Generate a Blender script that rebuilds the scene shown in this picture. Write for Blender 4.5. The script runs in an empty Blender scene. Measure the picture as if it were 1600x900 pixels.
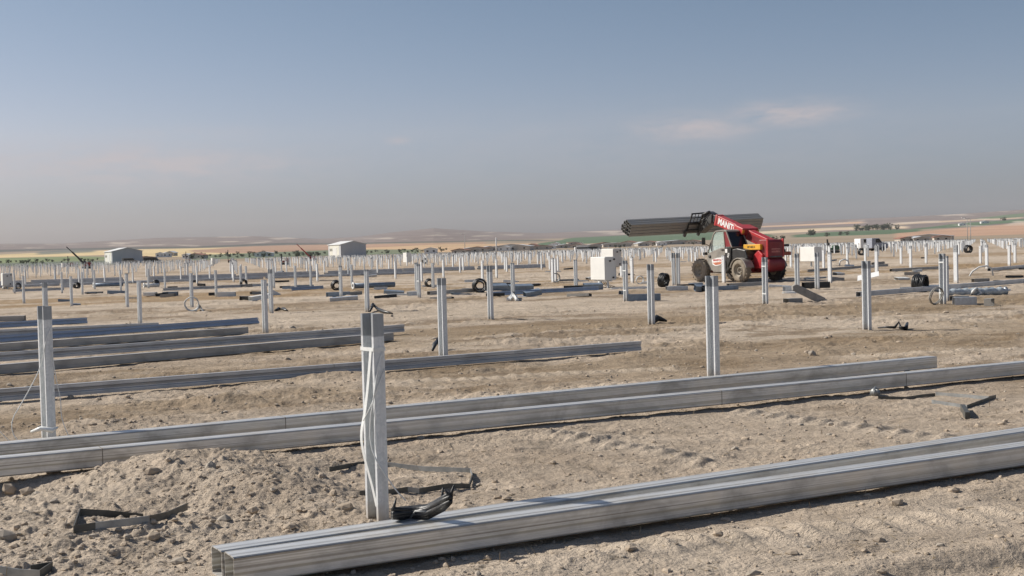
import bpy, math, random
import numpy as np
from mathutils import Vector, Matrix, Euler
random.seed(7); rng = np.random.default_rng(7)
S = bpy.context.scene
R = math.radians
COL = S.collection
# ------------------------------------------------------------------ camera
F, CAMH, HOR, ROLL = 2000.0, 1.55, 60.0, R(1.43)
TH = math.atan(HOR / F)
cam = bpy.data.objects.new('camera', bpy.data.cameras.new('camera')); COL.objects.link(cam)
cam.data.sensor_width = 36; cam.data.lens = 36 * F / 1600
cam.data.clip_start = 0.1; cam.data.clip_end = 30000
rt, up, fw = Vector((1,0,0)), Vector((0,math.sin(TH),math.cos(TH))), Vector((0,math.cos(TH),-math.sin(TH)))
cr = rt*math.cos(ROLL) - up*math.sin(ROLL); cu = rt*math.sin(ROLL) + up*math.cos(ROLL); cb = -fw
cam.matrix_world = Matrix(((cr.x,cu.x,cb.x,0),(cr.y,cu.y,cb.y,0),(cr.z,cu.z,cb.z,CAMH),(0,0,0,1)))
S.camera = cam
# ------------------------------------------------------------------ light
SUN_EL = R(38); SUN_AZ = math.atan2(-0.95, 0.31)          # measured from +y towards +x
w = bpy.data.worlds.new('World'); S.world = w; w.use_nodes = True
nt = w.node_tree; N = nt.nodes; L = nt.links; N.clear()
wo = N.new('ShaderNodeOutputWorld'); bg = N.new('ShaderNodeBackground'); sky = N.new('ShaderNodeTexSky')
sky.sky_type = 'NISHITA'; sky.sun_disc = False; sky.sun_elevation = SUN_EL; sky.sun_rotation = SUN_AZ
sky.altitude = 900; sky.air_density = 1.0; sky.dust_density = 3.0; sky.ozone_density = 2.2
bg.inputs['Strength'].default_value = 0.078
def mathn(nt, op, a, b=None, c=None):
    n = nt.nodes.new('ShaderNodeMath'); n.operation = op
    for i, v in enumerate((a, b, c)):
        if v is None: continue
        if isinstance(v, (int, float)): n.inputs[i].default_value = v
        else: nt.links.new(v, n.inputs[i])
    return n.outputs[0]
def mixc(nt, fac, a, b, mode='MIX'):
    n = nt.nodes.new('ShaderNodeMix'); n.data_type = 'RGBA'; n.blend_type = mode
    for s, v in ((n.inputs[0], fac), (n.inputs[6], a), (n.inputs[7], b)):
        if isinstance(v, (int, float)): s.default_value = v
        elif isinstance(v, (tuple, list)): s.default_value = (*v, 1)[:4]
        else: nt.links.new(v, s)
    return n.outputs[2]
def noise(nt, vec, scale, detail=4, rough=0.55, dist=0.0):
    n = nt.nodes.new('ShaderNodeTexNoise'); n.inputs['Scale'].default_value = scale
    n.inputs['Detail'].default_value = detail; n.inputs['Roughness'].default_value = rough
    n.inputs['Distortion'].default_value = dist
    if vec is not None: nt.links.new(vec, n.inputs['Vector'])
    return n.outputs['Fac']
def ramp(nt, fac, stops):
    n = nt.nodes.new('ShaderNodeValToRGB'); e = n.color_ramp.elements
    while len(e) < len(stops): e.new(0.5)
    for i, (p, c) in enumerate(stops):
        e[i].position = p; e[i].color = (*c, 1) if len(c) == 3 else c
    nt.links.new(fac, n.inputs[0]); return n.outputs[0]
def mapping(nt, vec, scale=(1,1,1), rot=(0,0,0)):
    n = nt.nodes.new('ShaderNodeMapping'); n.inputs['Scale'].default_value = scale; n.inputs['Rotation'].default_value = rot
    nt.links.new(vec, n.inputs['Vector']); return n.outputs[0]
tc = N.new('ShaderNodeTexCoord'); sp = N.new('ShaderNodeSeparateXYZ'); L.new(tc.outputs['Generated'], sp.inputs[0])
az = mathn(nt, 'ARCTAN2', sp.outputs[0], sp.outputs[1]); el = mathn(nt, 'ARCSINE', sp.outputs[2])
# dusty air near the horizon, clearer blue above
gr = N.new('ShaderNodeMapRange'); gr.interpolation_type = 'SMOOTHSTEP'
L.new(el, gr.inputs[0]); gr.inputs[1].default_value = R(0.0); gr.inputs[2].default_value = R(13.0)
tint = ramp(nt, gr.outputs[0], [(0.0, (0.88,0.86,1.04)), (0.36, (1.16,1.03,1.07)), (1.0, (0.96,0.93,0.91))])
skyc = mixc(nt, 1.0, sky.outputs[0], tint, 'MULTIPLY')
cmb = N.new('ShaderNodeCombineXYZ'); L.new(mathn(nt,'MULTIPLY',az,1.0), cmb.inputs[0]); L.new(mathn(nt,'MULTIPLY',el,4.0), cmb.inputs[1])
cn = noise(nt, cmb.outputs[0], 22, 8, 0.66, 0.3)
mask = None
for (a0, e0, wa, we, k) in ((-16.5,4.0,6.8,0.9,1.0),(-10.6,3.9,1.2,.35,.8),(12.4,5.6,2.4,.5,1.3),(8.4,5.15,2.7,.6,1.0),(-4.9,4.95,.6,.2,.6),(6,4.5,14,1.6,.18),(-14,5.4,3,.3,.3)):
    dx = mathn(nt,'DIVIDE',mathn(nt,'SUBTRACT',az,R(a0)),R(wa)); dy = mathn(nt,'DIVIDE',mathn(nt,'SUBTRACT',el,R(e0)),R(we))
    d2 = mathn(nt,'ADD',mathn(nt,'MULTIPLY',dx,dx),mathn(nt,'MULTIPLY',dy,dy))
    g = mathn(nt,'MULTIPLY',mathn(nt,'EXPONENT',mathn(nt,'MULTIPLY',d2,-1.0)),k)
    mask = g if mask is None else mathn(nt,'MAXIMUM',mask,g)
cl = N.new('ShaderNodeMapRange'); L.new(cn, cl.inputs[0]); cl.inputs[1].default_value = .30; cl.inputs[2].default_value = .60
cf = mathn(nt,'MULTIPLY',mathn(nt,'MULTIPLY',cl.outputs[0],mask),0.62); cf2 = mathn(nt,'MINIMUM',cf,0.6)
skyc = mixc(nt, cf2, skyc, (6.6,5.7,5.6))
L.new(skyc, bg.inputs['Color']); L.new(bg.outputs[0], wo.inputs['Surface'])
sl = bpy.data.lights.new('sun', 'SUN'); so = bpy.data.objects.new('sun', sl); COL.objects.link(so)
sl.energy = 4.8; sl.angle = R(0.6); sl.color = (1.0, 0.94, 0.85)
tosun = Vector((math.sin(SUN_AZ)*math.cos(SUN_EL), math.cos(SUN_AZ)*math.cos(SUN_EL), math.sin(SUN_EL)))
so.rotation_euler = tosun.to_track_quat('Z', 'Y').to_euler(); so.location = (0, -5, 30)
S.view_settings.view_transform = 'Standard'; S.view_settings.look = 'None'; S.view_settings.gamma = 1
S.view_settings.use_curve_mapping = False; S.view_settings.exposure = 0.22
S.render.engine = 'CYCLES'; S.cycles.volume_bounces = 0; S.cycles.max_bounces = 6

# ------------------------------------------------------------------ numpy noise and terrain
def _h(ix, iy, s):
    n = (ix.astype(np.int64)*374761393 + iy.astype(np.int64)*668265263 + s*1442695041) & 0xffffffff
    n = ((n ^ (n >> 13)) * 1274126177) & 0xffffffff
    return ((n ^ (n >> 16)) & 0xffff) / 65535.0
def vn(x, y, s=0):
    ix, iy = np.floor(x), np.floor(y); fx, fy = x-ix, y-iy
    fx = fx*fx*fx*(fx*(fx*6-15)+10); fy = fy*fy*fy*(fy*(fy*6-15)+10)
    a, b, c, d = _h(ix,iy,s), _h(ix+1,iy,s), _h(ix,iy+1,s), _h(ix+1,iy+1,s)
    return (a+(b-a)*fx)*(1-fy) + (c+(d-c)*fx)*fy
def fbm(x, y, sc, o=4, s=0, g=0.5):
    t = 0; a = 1; n = 0; c, q = math.cos(.5), math.sin(.5)
    x = x/sc; y = y/sc
    for i in range(o):
        t = t + a*(vn(x, y, s+i)*2-1); n += a; a *= g
        x, y = (x*c - y*q)*2.03+5.1, (x*q + y*c)*2.03+1.7
    return t/n
def sst(a, b, x):
    t = np.clip((x-a)/(b-a), 0, 1); return t*t*(3-2*t)
def ray(px, py):
    cx, cy = px-800, 450-py
    b = cy*math.cos(ROLL) - cx*math.sin(ROLL); a = cx*math.cos(ROLL) + cy*math.sin(ROLL)
    return Vector((a, F*math.cos(TH)+b*math.sin(TH), -F*math.sin(TH)+b*math.cos(TH)))
def P(px, py, z=0.0):
    d = ray(px, py); t = (CAMH - z)/-d.z; return Vector((d.x*t, d.y*t, z))
def PD(px, dist, z=0.0):
    """point of the ground `dist` metres ahead, in the photo's column px"""
    a = (px-800)/F; return Vector((a*dist, dist, z))
U = Vector((0.885, 0.466, 0)); V = Vector((-0.466, 0.885, 0)); UANG = math.atan2(U.y, U.x)
EX = [-2600,-1400,-700,0,100,250,400,500,560,620,680,760,850,950,1100,1200,1300,1400,1500,1600,1900,2600,4000]
EY = [20,30,24,27,25.5,31,30.5,24,25.5,32,36.5,29.5,24.5,26.5,29,31,33,34,36,39.5,42,34,30]
FLAT = 520.0; RH = 5200.0
def gh_far(x, y):
    r = np.sqrt(x*x+y*y); azp = 800 + F*np.tan(np.clip(np.arctan2(x, y), -1.2, 1.2))
    Em = np.interp(azp, EX, EY)
    t = np.clip((np.log(np.maximum(r,1))-math.log(FLAT))/(math.log(RH)-math.log(FLAT)), 0, 1)
    E0 = -2*CAMH*1000/FLAT
    E = E0 + (Em-E0)*(t*0.75+0.25*t*t) + np.sin(t*math.pi)*1.3*fbm(x, y, 700, 3, 40)
    z = CAMH + E*r/F
    z = z * (1 - 0.7*sst(RH, 7000, r))
    return np.where(r > FLAT, z, 0.0), E, azp, r
BEAMLINES = []      # (A, B) used to flatten the ground under the beams
def bump(x, y, c, rx, ry, h, ang=0.0):
    dx, dy = x-c[0], y-c[1]; ca, sa = math.cos(ang), math.sin(ang)
    u_, v_ = (dx*ca+dy*sa)/rx, (-dx*sa+dy*ca)/ry
    return h*np.exp(-(u_*u_+v_*v_))
TRACK = [(P(855,676), P(1115,724)), (P(1150,640), P(1520,690)), (P(610,600), P(1060,575)), (P(640,630), P(1000,600)), (P(900,880), P(1600,800)), (P(1300,560), P(1600,545))]
def rough(x, y):
    """0..1 mask of where the soil is turned over"""
    m = bump(x,y,P(230,770),1.5,1.5,1.0)+bump(x,y,P(120,870),1.6,1.0,.9)+bump(x,y,P(130,660),.7,.5,1)+bump(x,y,P(450,800),.8,.7,.7)+bump(x,y,P(430,620),3,1.2,.5)
    return np.clip(m + 0.55*sst(.05,.5,fbm(x,y,3.0,3,90)), 0, 1)
def gh(x, y, detail=True):
    x = np.asarray(x, float); y = np.asarray(y, float)
    zf, E, azp, r = gh_far(x, y)
    near = 1 - sst(60, 260, r)
    rm = rough(x, y)
    z = 0.020*fbm(x, y, 2.6, 3, 1)
    uu, vv = x*U.x+y*U.y, x*V.x+y*V.y
    z = z + 0.020*fbm(uu*.28+3*0, vv, 0.75, 3, 5)*sst(-.3,.5,fbm(x,y,5,2,8))
    if detail:
        rid = 1-np.abs(fbm(x, y, 0.55, 4, 11))*2
        z = z + (0.012+0.032*rm)*(rid-.6)*.6
        mid = sst(9, 16, r)
        ck = sst(-.1,.35,fbm(uu*.4, vv, 1.5, 3, 71))
        z = z + (0.0035+0.007*ck+0.020*rm)*fbm(x, y, 0.17, 5, 21, .68)
        lump = np.clip(fbm(x, y, 0.11, 3, 31)-.2, 0, 1); z = z + lump*(0.013*ck*ck+0.030*rm)
        lump2 = np.clip(fbm(x, y, 0.045, 2, 36)-.15, 0, 1); z = z + lump2*(0.006*ck*ck+0.020*rm)
        fur = fbm(uu*.07, vv, .42, 3, 77); z = z + .034*fur*sst(-.2,.3,fbm(x,y,4.5,2,79))*(1-.7*rm)
        z = z + mid*(.03+.09*ck)*np.clip(fbm(uu*.7, vv, .6, 5, 75, .68)-.05,-.2,1)
    # spoil heap beside the near post, smaller heaps, hollows
    z = z + bump(x,y,P(245,745),.80,.55,.215,.2) + bump(x,y,P(350,772),.6,.42,.10) + bump(x,y,P(180,830),1.0,.45,.05)
    z = z + bump(x,y,P(440,778),.4,.3,.07) + bump(x,y,P(140,668),.55,.28,.08) + bump(x,y,P(370,628),.35,.25,.08) + bump(x,y,P(520,800),.35,.25,.04)
    z = z - bump(x,y,P(40,760),.9,.42,.13,.4) + bump(x,y,P(1570,770),1.2,.28,.06,.4) + bump(x,y,P(1000,870),1.8,.2,.045,.45)
    z = z + bump(x,y,P(1270,552),.3,.25,.07)+ bump(x,y,P(1175,563),.8,.3,.06)+bump(x,y,P(490,592),.7,.3,.09)
    z = z + bump(x,y,P(1480,870),2.2,.12,.035,.42) - bump(x,y,P(1500,890),2.2,.12,.03,.42)
    for (a, b) in TRACK:
        d = (b-a); ln = d.length; d = d/ln
        s_ = (x-a.x)*d.x+(y-a.y)*d.y; t_ = -(x-a.x)*d.y+(y-a.y)*d.x
        ins = sst(-.1,.1,s_)*(1-sst(ln-.1,ln+.1,s_))
        z = z + ins*np.exp(-(t_/.13)**2)*0.028*(0.3+np.clip(np.sin(s_*2*math.pi/.21+t_*9),-.2,1))
    # earth settled under the lying beams
    for (a, b) in BEAMLINES:
        d = (b-a); ln = d.length; d = d/ln
        s_ = (x-a.x)*d.x+(y-a.y)*d.y; t_ = -(x-a.x)*d.y+(y-a.y)*d.x
        k = sst(-.5,.0,s_)*(1-sst(ln,ln+.5,s_))*np.exp(-((t_-.05)/.3)**4)
        z = np.where(k > 0.002, z*(1-k) + k*np.minimum(z*0.6-.004, 0.004+0.0*z), z)
    return z*near + zf + (1-near)*0.02*fbm(x, y, 40, 2, 60)*(r < FLAT)
def gz(p): return float(gh(np.array([p[0]]), np.array([p[1]]))[0])
def G(px, py):
    p = P(px, py); p.z = gz(p); return p

# ------------------------------------------------------------------ materials
MATS = {}
def newmat(name):
    m = bpy.data.materials.new(name); m.use_nodes = True; return m, m.node_tree, m.node_tree.nodes['Principled BSDF']
def mat(name, col, rough_=.6, metal=0.0, var=.25, scale=6, dust=0.0, bumpk=0.0, stretch=None, spec=.5, rvar=.1):
    if name in MATS: return MATS[name]
    m, t, b = newmat(name)
    c = t.nodes.new('ShaderNodeTexCoord').outputs['Object']
    if stretch: c2 = mapping(t, c, stretch)
    else: c2 = c
    n1 = noise(t, c2, scale, 5, .6, .3)
    lo = tuple(v*(1-var) for v in col); hi = tuple(min(1, v*(1+var)) for v in col)
    cc = ramp(t, n1, [(.3, lo), (.7, hi)])
    if dust > 0:
        n2 = noise(t, c, scale*.35, 6, .65)
        f = ramp(t, n2, [(.62-.3*dust, (0,0,0)), (.85, (dust,)*3)])
        cc = mixc(t, f, cc, (.42,.35,.27))
    t.links.new(cc, b.inputs['Base Color']); b.inputs['Metallic'].default_value = metal
    rr = ramp(t, noise(t, c2, scale*1.7, 3), [(.3, (max(.03,rough_-rvar),)*3), (.7, (min(1,rough_+rvar),)*3)])
    t.links.new(rr, b.inputs['Roughness']); b.inputs['Specular IOR Level'].default_value = spec
    if bumpk:
        bn = t.nodes.new('ShaderNodeBump'); bn.inputs['Strength'].default_value = bumpk; bn.inputs['Distance'].default_value = .01
        t.links.new(n1, bn.inputs['Height']); t.links.new(bn.outputs[0], b.inputs['Normal'])
    MATS[name] = m; return m
# galvanised post steel: darker sprayed end, spangle, dirt splashes near the soil
def galv_post():
    m, t, b = newmat('galvanised_post')
    c = t.nodes.new('ShaderNodeTexCoord').outputs['Object']; s = t.nodes.new('ShaderNodeSeparateXYZ'); t.links.new(c, s.inputs[0])
    vr = t.nodes.new('ShaderNodeTexVoronoi'); vr.inputs['Scale'].default_value = 55; t.links.new(c, vr.inputs['Vector'])
    sepc = t.nodes.new('ShaderNodeSeparateColor'); t.links.new(vr.outputs['Color'], sepc.inputs[0])
    base = ramp(t, sepc.outputs[0], [(0,(.60,.63,.65)),(1,(.74,.76,.77))])
    st = noise(t, mapping(t, c, (14,14,1.2)), 3, 4)
    base = mixc(t, ramp(t, st, [(.45,(0,0,0)),(.75,(.5,.5,.5))]), base, (.45,.47,.48))
    zz = mathn(t,'ADD', s.outputs[2], mathn(t,'MULTIPLY', noise(t,c,9,2), .02))
    top = t.nodes.new('ShaderNodeMapRange'); t.links.new(zz, top.inputs[0]); top.inputs[1].default_value = 1.075; top.inputs[2].default_value = 1.083
    base = mixc(t, mathn(t,'MULTIPLY',top.outputs[0],.75), base, (.20,.22,.24))
    low = t.nodes.new('ShaderNodeMapRange'); t.links.new(mathn(t,'ADD',s.outputs[2],mathn(t,'MULTIPLY',noise(t,c,14,4),.12)), low.inputs[0])
    low.inputs[1].default_value = .17; low.inputs[2].default_value = .06
    base = mixc(t, mathn(t,'MULTIPLY',low.outputs[0],.7), base, (.40,.33,.25))
    t.links.new(base, b.inputs['Base Color']); b.inputs['Metallic'].default_value = .12; b.inputs['Roughness'].default_value = .45
    return m
def galv_beam(name, a, bcol, streak, metal=.8, rgh=.36, warm=.5):
    m, t, b = newmat(name)
    c = t.nodes.new('ShaderNodeTexCoord').outputs['Object']
    n1 = noise(t, mapping(t, c, (.045,30,30)), 1.0, 4, .55)
    n2 = noise(t, mapping(t, c, (1.6,3,3)), 1.5, 5, .65, .6)
    n3 = noise(t, mapping(t, c, (9,60,60)), 1.0, 3)
    col = ramp(t, n1, [(.38,a),(.50,bcol),(.60,streak)])
    col = mixc(t, ramp(t, n2, [(.5,(0,0,0)),(.78,(warm,)*3)]), col, (.30,.26,.20))
    col = mixc(t, .25, col, ramp(t, n3, [(.3,(.35,.36,.38)),(.7,(.85,.86,.88))]), 'MULTIPLY')
    t.links.new(col, b.inputs['Base Color']); b.inputs['Metallic'].default_value = metal
    t.links.new(ramp(t, n2, [(.3,(rgh-.08,)*3),(.75,(rgh+.22,)*3)]), b.inputs['Roughness'])
    bn = t.nodes.new('ShaderNodeBump'); bn.inputs['Strength'].default_value = .25; bn.inputs['Distance'].default_value = .004
    t.links.new(n1, bn.inputs['Height']); t.links.new(bn.outputs[0], b.inputs['Normal'])
    return m
M_POST = galv_post()
M_BEAM = galv_beam('galvanised_tube', (.50,.475,.41), (.82,.82,.80), (.25,.22,.175), .50, .37, .6)  # brown streak tone puts the ground's reflection into the colour
M_SIG = galv_beam('galvanised_channel', (.46,.47,.48), (.66,.67,.68), (.34,.34,.34), .45, .42, .35)
M_BLUE = galv_beam('bluish_channel', (.40,.455,.54), (.47,.53,.62), (.33,.37,.43), .45, .42, .2)  # blue of the reflected sky is put into the base colour
M_DULL = galv_beam('dull_tube', (.42,.40,.37), (.52,.50,.46), (.33,.31,.28), .4, .55, .5)
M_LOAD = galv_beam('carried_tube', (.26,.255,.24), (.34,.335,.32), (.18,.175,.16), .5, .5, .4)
M_DARKIN = mat('dark_hole', (.02,.02,.02), .9)
M_SEAM = mat('seam_weld', (.20,.18,.15), .8)
M_FLAT = mat('dark_flat_bar', (.10,.10,.09), .55, .3, .35, 8, .35)
M_FLATG = mat('grey_flat_bar', (.28,.29,.29), .5, .4, .3, 8, .4)
M_RUB = mat('black_plastic', (.016,.017,.018), .42, 0, .4, 20, .12, .4)
M_COILW = mat('white_plastic', (.62,.63,.62), .5, 0, .1, 8, .25)
M_STRAP = mat('white_strap', (.72,.74,.73), .4, 0, .08, 20, .1)
M_CABW = mat('white_enamel', (.70,.70,.67), .45, 0, .05, 2, .15)
M_CABG = mat('grey_enamel', (.42,.42,.41), .5, 0, .08, 4, .2)
M_GALV = mat('galvanised_sheet', (.52,.55,.58), .42, .6, .15, 12, .25)
M_BLUEB = mat('bluish_sheet', (.21,.26,.32), .5, .4, .2, 6, .25)
M_CONC = mat('grey_scrap', (.27,.26,.24), .8, 0, .2, 10, .3)
M_FILM = mat('clear_wrapping_film', (.42,.47,.50), .25, 0, .25, 14, .2, .8)
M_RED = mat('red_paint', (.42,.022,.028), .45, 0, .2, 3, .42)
M_RED2 = mat('shaded_dusty_red_paint', (.20,.016,.020), .5, 0, .2, 3, .3)  # darker copy of the red: the rear's shade put into the colour, plus dust
M_GREYP = mat('dusty_grey_panel', (.24,.225,.20), .5, 0, .2, 3, .65)
M_BLK = mat('black_paint', (.02,.02,.02), .4, 0, .3, 5, .25)
M_STEEL = mat('greasy_steel', (.09,.09,.09), .45, .5, .3, 9, .25)
M_YEL = mat('yellow_paint', (.70,.36,.03), .45, 0, .1, 5, .2)
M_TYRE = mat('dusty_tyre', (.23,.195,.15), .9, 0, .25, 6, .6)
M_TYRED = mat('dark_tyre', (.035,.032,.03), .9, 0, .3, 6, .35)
M_RIM = mat('dusty_rim', (.34,.30,.24), .6, 0, .2, 8, .5)
M_WHITE = mat('white_vinyl', (.78,.78,.76), .4, 0, .04, 3)
M_LAMP = mat('amber_lens', (.65,.30,.05), .2, 0, .1, 3)
M_WALLW = mat('sunlit_cladding', (.66,.65,.57), .6, 0, .05, .4)  # sunny shed side: brightness of the sun put into the wall colour
M_WALLG = mat('shaded_cladding', (.50,.51,.52), .6, 0, .06, .3)  # shed gable: grey of the shade put into the wall colour
M_ROOFW = mat('pale_roof', (.70,.70,.68), .5, 0, .06, .3)
M_HOUSE = mat('village_wall', (.52,.47,.40), .8, 0, .12, .3)
M_HROOF = mat('red_tile_roof', (.30,.15,.11), .8, 0, .2, .5)
M_GROOF = mat('metal_roof', (.62,.63,.64), .45, 0, .1, .3)
M_BARK = mat('bark', (.10,.08,.06), .9)
M_LEAF = mat('leaf_green', (.055,.075,.035), .8, 0, .45, .9)
M_LEAF2 = mat('leaf_grey_green', (.09,.105,.065), .8, 0, .4, .9)
M_POLE = mat('pole_grey', (.38,.38,.37), .6)
M_DRED = mat('machine_dark_red', (.22,.035,.03), .55, 0, .2, 3, .3)
M_GRN = mat('machine_green', (.06,.12,.07), .55, 0, .2, 3, .3)
M_ROCK = mat('rock', (.37,.30,.225), .95, 0, .28, 14, 0, .6)
M_ROCKG = mat('grey_rock', (.34,.295,.24), .95, 0, .25, 12, 0, .6)
M_STRAW = mat('straw', (.34,.27,.17), .9, 0, .3, 5)
gm, gt, gb = newmat('glass_pane')
gb.inputs['Base Color'].default_value = (.62,.75,.70,1); gb.inputs['Roughness'].default_value = .08; gb.inputs['Alpha'].default_value = .32
M_GLASS = gm
gm2, gt2, gb2 = newmat('dark_glass')
gb2.inputs['Base Color'].default_value = (.012,.014,.016,1); gb2.inputs['Roughness'].default_value = .15
M_DGLASS = gm2
# ------------------------------------------------------------------ mesh helpers
class MB:
    def __init__(s): s.v = []; s.f = []; s.m = []; s.sm = []
    def add(s, vs, fs, mi=0, M=None, smooth=False):
        o = len(s.v)
        for p in vs:
            p = Vector(p); s.v.append(M @ p if M is not None else p)
        for f in fs: s.f.append([o+i for i in f]); s.m.append(mi); s.sm.append(smooth)
        return s
    def box(s, a, b, mi=0, M=None):
        x0,y0,z0 = a; x1,y1,z1 = b
        return s.add([(x0,y0,z0),(x1,y0,z0),(x1,y1,z0),(x0,y1,z0),(x0,y0,z1),(x1,y0,z1),(x1,y1,z1),(x0,y1,z1)],
              [(0,3,2,1),(4,5,6,7),(0,1,5,4),(1,2,6,5),(2,3,7,6),(3,0,4,7)], mi, M)
    def prism(s, pts, h0, h1, axis='z', mi=0, M=None):
        """closed polygon pts extruded along axis"""
        n = len(pts)
        def mk(p, h): return {'z':(p[0],p[1],h),'y':(p[0],h,p[1]),'x':(h,p[0],p[1])}[axis]
        vs = [mk(p,h0) for p in pts] + [mk(p,h1) for p in pts]
        fs = [tuple(range(n))[::-1], tuple(range(n,2*n))] + [(i,(i+1)%n,n+(i+1)%n,n+i) for i in range(n)]
        return s.add(vs, fs, mi, M)
    def bar(s, p, q, w, h=None, mi=0):
        """rectangular bar from p to q"""
        p, q = Vector(p), Vector(q); h = h or w; d = (q-p); ln = d.length; d.normalize()
        r_ = d.cross(Vector((0,0,1))); r_ = Vector((1,0,0)) if r_.length < 1e-3 else r_.normalized(); u_ = r_.cross(d)
        vs = [c + r_*(w/2*i) + u_*(h/2*j) for c in (p,q) for i,j in ((-1,-1),(1,-1),(1,1),(-1,1))]
        return s.add(vs, [(0,1,2,3),(4,7,6,5),(0,4,5,1),(1,5,6,2),(2,6,7,3),(3,7,4,0)], mi)
    def tube(s, pts, r, n=8, mi=0, caps=True, closed=False):
        pts = [Vector(p) for p in pts]; k = len(pts); rr = r if isinstance(r,(list,tuple)) else [r]*k
        vs = []; prev = None
        for i, p in enumerate(pts):
            if closed: d = pts[(i+1)%k]-pts[i-1]
            else: d = pts[min(i+1,k-1)] - pts[max(i-1,0)]
            d.normalize()
            if prev is None:
                a = d.cross(Vector((0,0,1)));  a = Vector((1,0,0)) if a.length < 1e-3 else a.normalized()
            else:
                a = prev - d*prev.dot(d); a.normalize()
            prev = a; b_ = d.cross(a)
            vs += [p + (a*math.cos(t)+b_*math.sin(t))*rr[i] for t in [2*math.pi*j/n for j in range(n)]]
        fs = []
        for i in range(k if closed else k-1):
            for j in range(n):
                fs.append((i*n+j, i*n+(j+1)%n, ((i+1)%k)*n+(j+1)%n, ((i+1)%k)*n+j))
        if caps and not closed: fs += [tuple(range(n))[::-1], tuple(range((k-1)*n, k*n))]
        return s.add(vs, fs, mi, None, True)
    def lathe(s, prof, n=32, axis='y', mi=0, M=None, smooth=True):
        """prof = [(radius, along)], closed profile loop"""
        k = len(prof); vs = []
        for j in range(n):
            t = 2*math.pi*j/n; c, q = math.cos(t), math.sin(t)
            for (r_, h) in prof:
                vs.append({'y':(r_*c,h,r_*q),'z':(r_*c,r_*q,h),'x':(h,r_*c,r_*q)}[axis])
        fs = [(j*k+i, j*k+(i+1)%k, ((j+1)%n)*k+(i+1)%k, ((j+1)%n)*k+i) for j in range(n) for i in range(k)]
        return s.add(vs, fs, mi, M, smooth)
    def build(s, name, mats, parent=None, bevel=0.0, loc=None, rot=None):
        me = bpy.data.meshes.new(name); me.from_pydata([tuple(v) for v in s.v], [], s.f)
        if not isinstance(mats,(list,tuple)): mats = [mats]
        for m_ in mats: me.materials.append(m_)
        me.polygons.foreach_set('material_index', s.m); me.polygons.foreach_set('use_smooth', s.sm); me.update()
        o = bpy.data.objects.new(name, me); COL.objects.link(o)
        if parent is not None: o.parent = parent
        if loc is not None: o.location = loc
        if rot is not None: o.rotation_euler = rot if isinstance(rot,(tuple,list,Euler)) else (0,0,rot)
        if bevel:
            b = o.modifiers.new('bevel','BEVEL'); b.width = bevel; b.segments = 2; b.limit_method = 'ANGLE'; b.angle_limit = R(35)
        return o
def tag(o, label=None, cat=None, group=None, kind=None):
    for k, v in (('label',label),('category',cat),('group',group),('kind',kind)):
        if v: o[k] = v
    return o
def empty(name, loc, rz=0.0, **k):
    o = bpy.data.objects.new(name, None); COL.objects.link(o); o.location = loc; o.rotation_euler = (0,0,rz) if not isinstance(rz, Euler) else rz
    o.empty_display_size = .2; return tag(o, **k)
def copy_tree(o, parent=None):
    c = o.copy(); COL.objects.link(c)
    if parent is not None: c.parent = parent
    for ch in list(o.children): copy_tree(ch, c)
    return c
# ------------------------------------------------------------------ lying beams: measured ends -> world lines
TW, THH = .15, .135
def beam_line(p0, p1, zt, ext0=0.0, ext1=0.0):
    a, b = P(*p0, zt), P(*p1, zt); d = (b-a).normalized()
    return a - d*ext0, b + d*ext1
BE = []   # name, kind, A, B(top front edge), zt, material, label
def beam(kind, p0, p1, zt, label, e0=0, e1=0, mt=None, seams=(), tilt=0.0):
    a, b = beam_line(p0, p1, zt, e0, e1); BE.append((kind, a, b, zt, label, mt, seams, tilt))
    d = (b-a).normalized(); n = Vector((-d.y, d.x, 0))
    BEAMLINES.append((Vector((a.x,a.y,0))+n*TW/2, Vector((b.x,b.y,0))+n*TW/2))
beam('tube', (365,871), (1600,697), .152, 'nearest galvanised square tube, front one of the pair with open ends', 0, 1.6, M_BEAM, ())
beam('tube', (346,861), (1600,674), .152, 'galvanised square tube just behind the nearest one, touching it at its open left end', 0, 1.9, M_BEAM, ())
beam('tube', (0,716), (1600,566), .165, 'long galvanised tube running the whole picture width, partly buried by the dirt heap', 1.6, 1.2, M_BEAM, (2.3,8.0,10.4))
beam('tube', (0,694), (1464,557), .160, 'long galvanised tube behind the full-width one, ending bluntly at the right', 1.8, 0, M_BEAM, (4.1,))
beam('sigma', (0,608), (1002,533), .155, 'grooved grey channel lying alone on the dirt in the middle of the left half', 2.2, 0, M_SIG, (6.2,))
beam('tube', (0,570), (615,520), .150, 'brownish tube lying in front of the grooved channel with the dark underside', 2.5, 0, M_DULL)
beam('sigma', (0,551), (632,507), .185, 'grooved grey channel lying right behind the brownish tube', 2.5, 0, M_SIG)
beam('tube', (0,537), (388,511), .145, 'dull brown tube ending left of the lone tall post, in front of the blue channel', 2.5, 0, M_DULL)
beam('blue', (0,524), (403,496), .160, 'long blue reflecting channel on the left dirt', 2.5, 0, M_BLUE, (), R(-24))
beam('sigma', (0,515), (248,504), .165, 'grey channel with a bright top edge behind the blue one', 2.5, 0, M_SIG)
beam('blue', (0,503), (136,496), .150, 'short looking pale blue channel at the left picture edge', 3, 0, M_BLUE, (), R(-15))
beam('tube', (-30,495), (38,493), .150, 'farthest tube of the left group, only its blunt end in the picture', 3, 0, M_DULL)
beam('tube', (1345,456), (1600,436), .165, 'dark grey tube lying behind the white cables at the right', .0, 2.5, M_SIG)
beam('tube', (1394,420), (1468,416), .150, 'dull tube lying across the far dirt left of the wrapped pipe', 0, 1, M_DULL)
beam('tube', (1548,419), (1600,414), .150, 'dark tube behind the bent white cable at the right edge', 0, 4, M_SIG)
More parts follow.
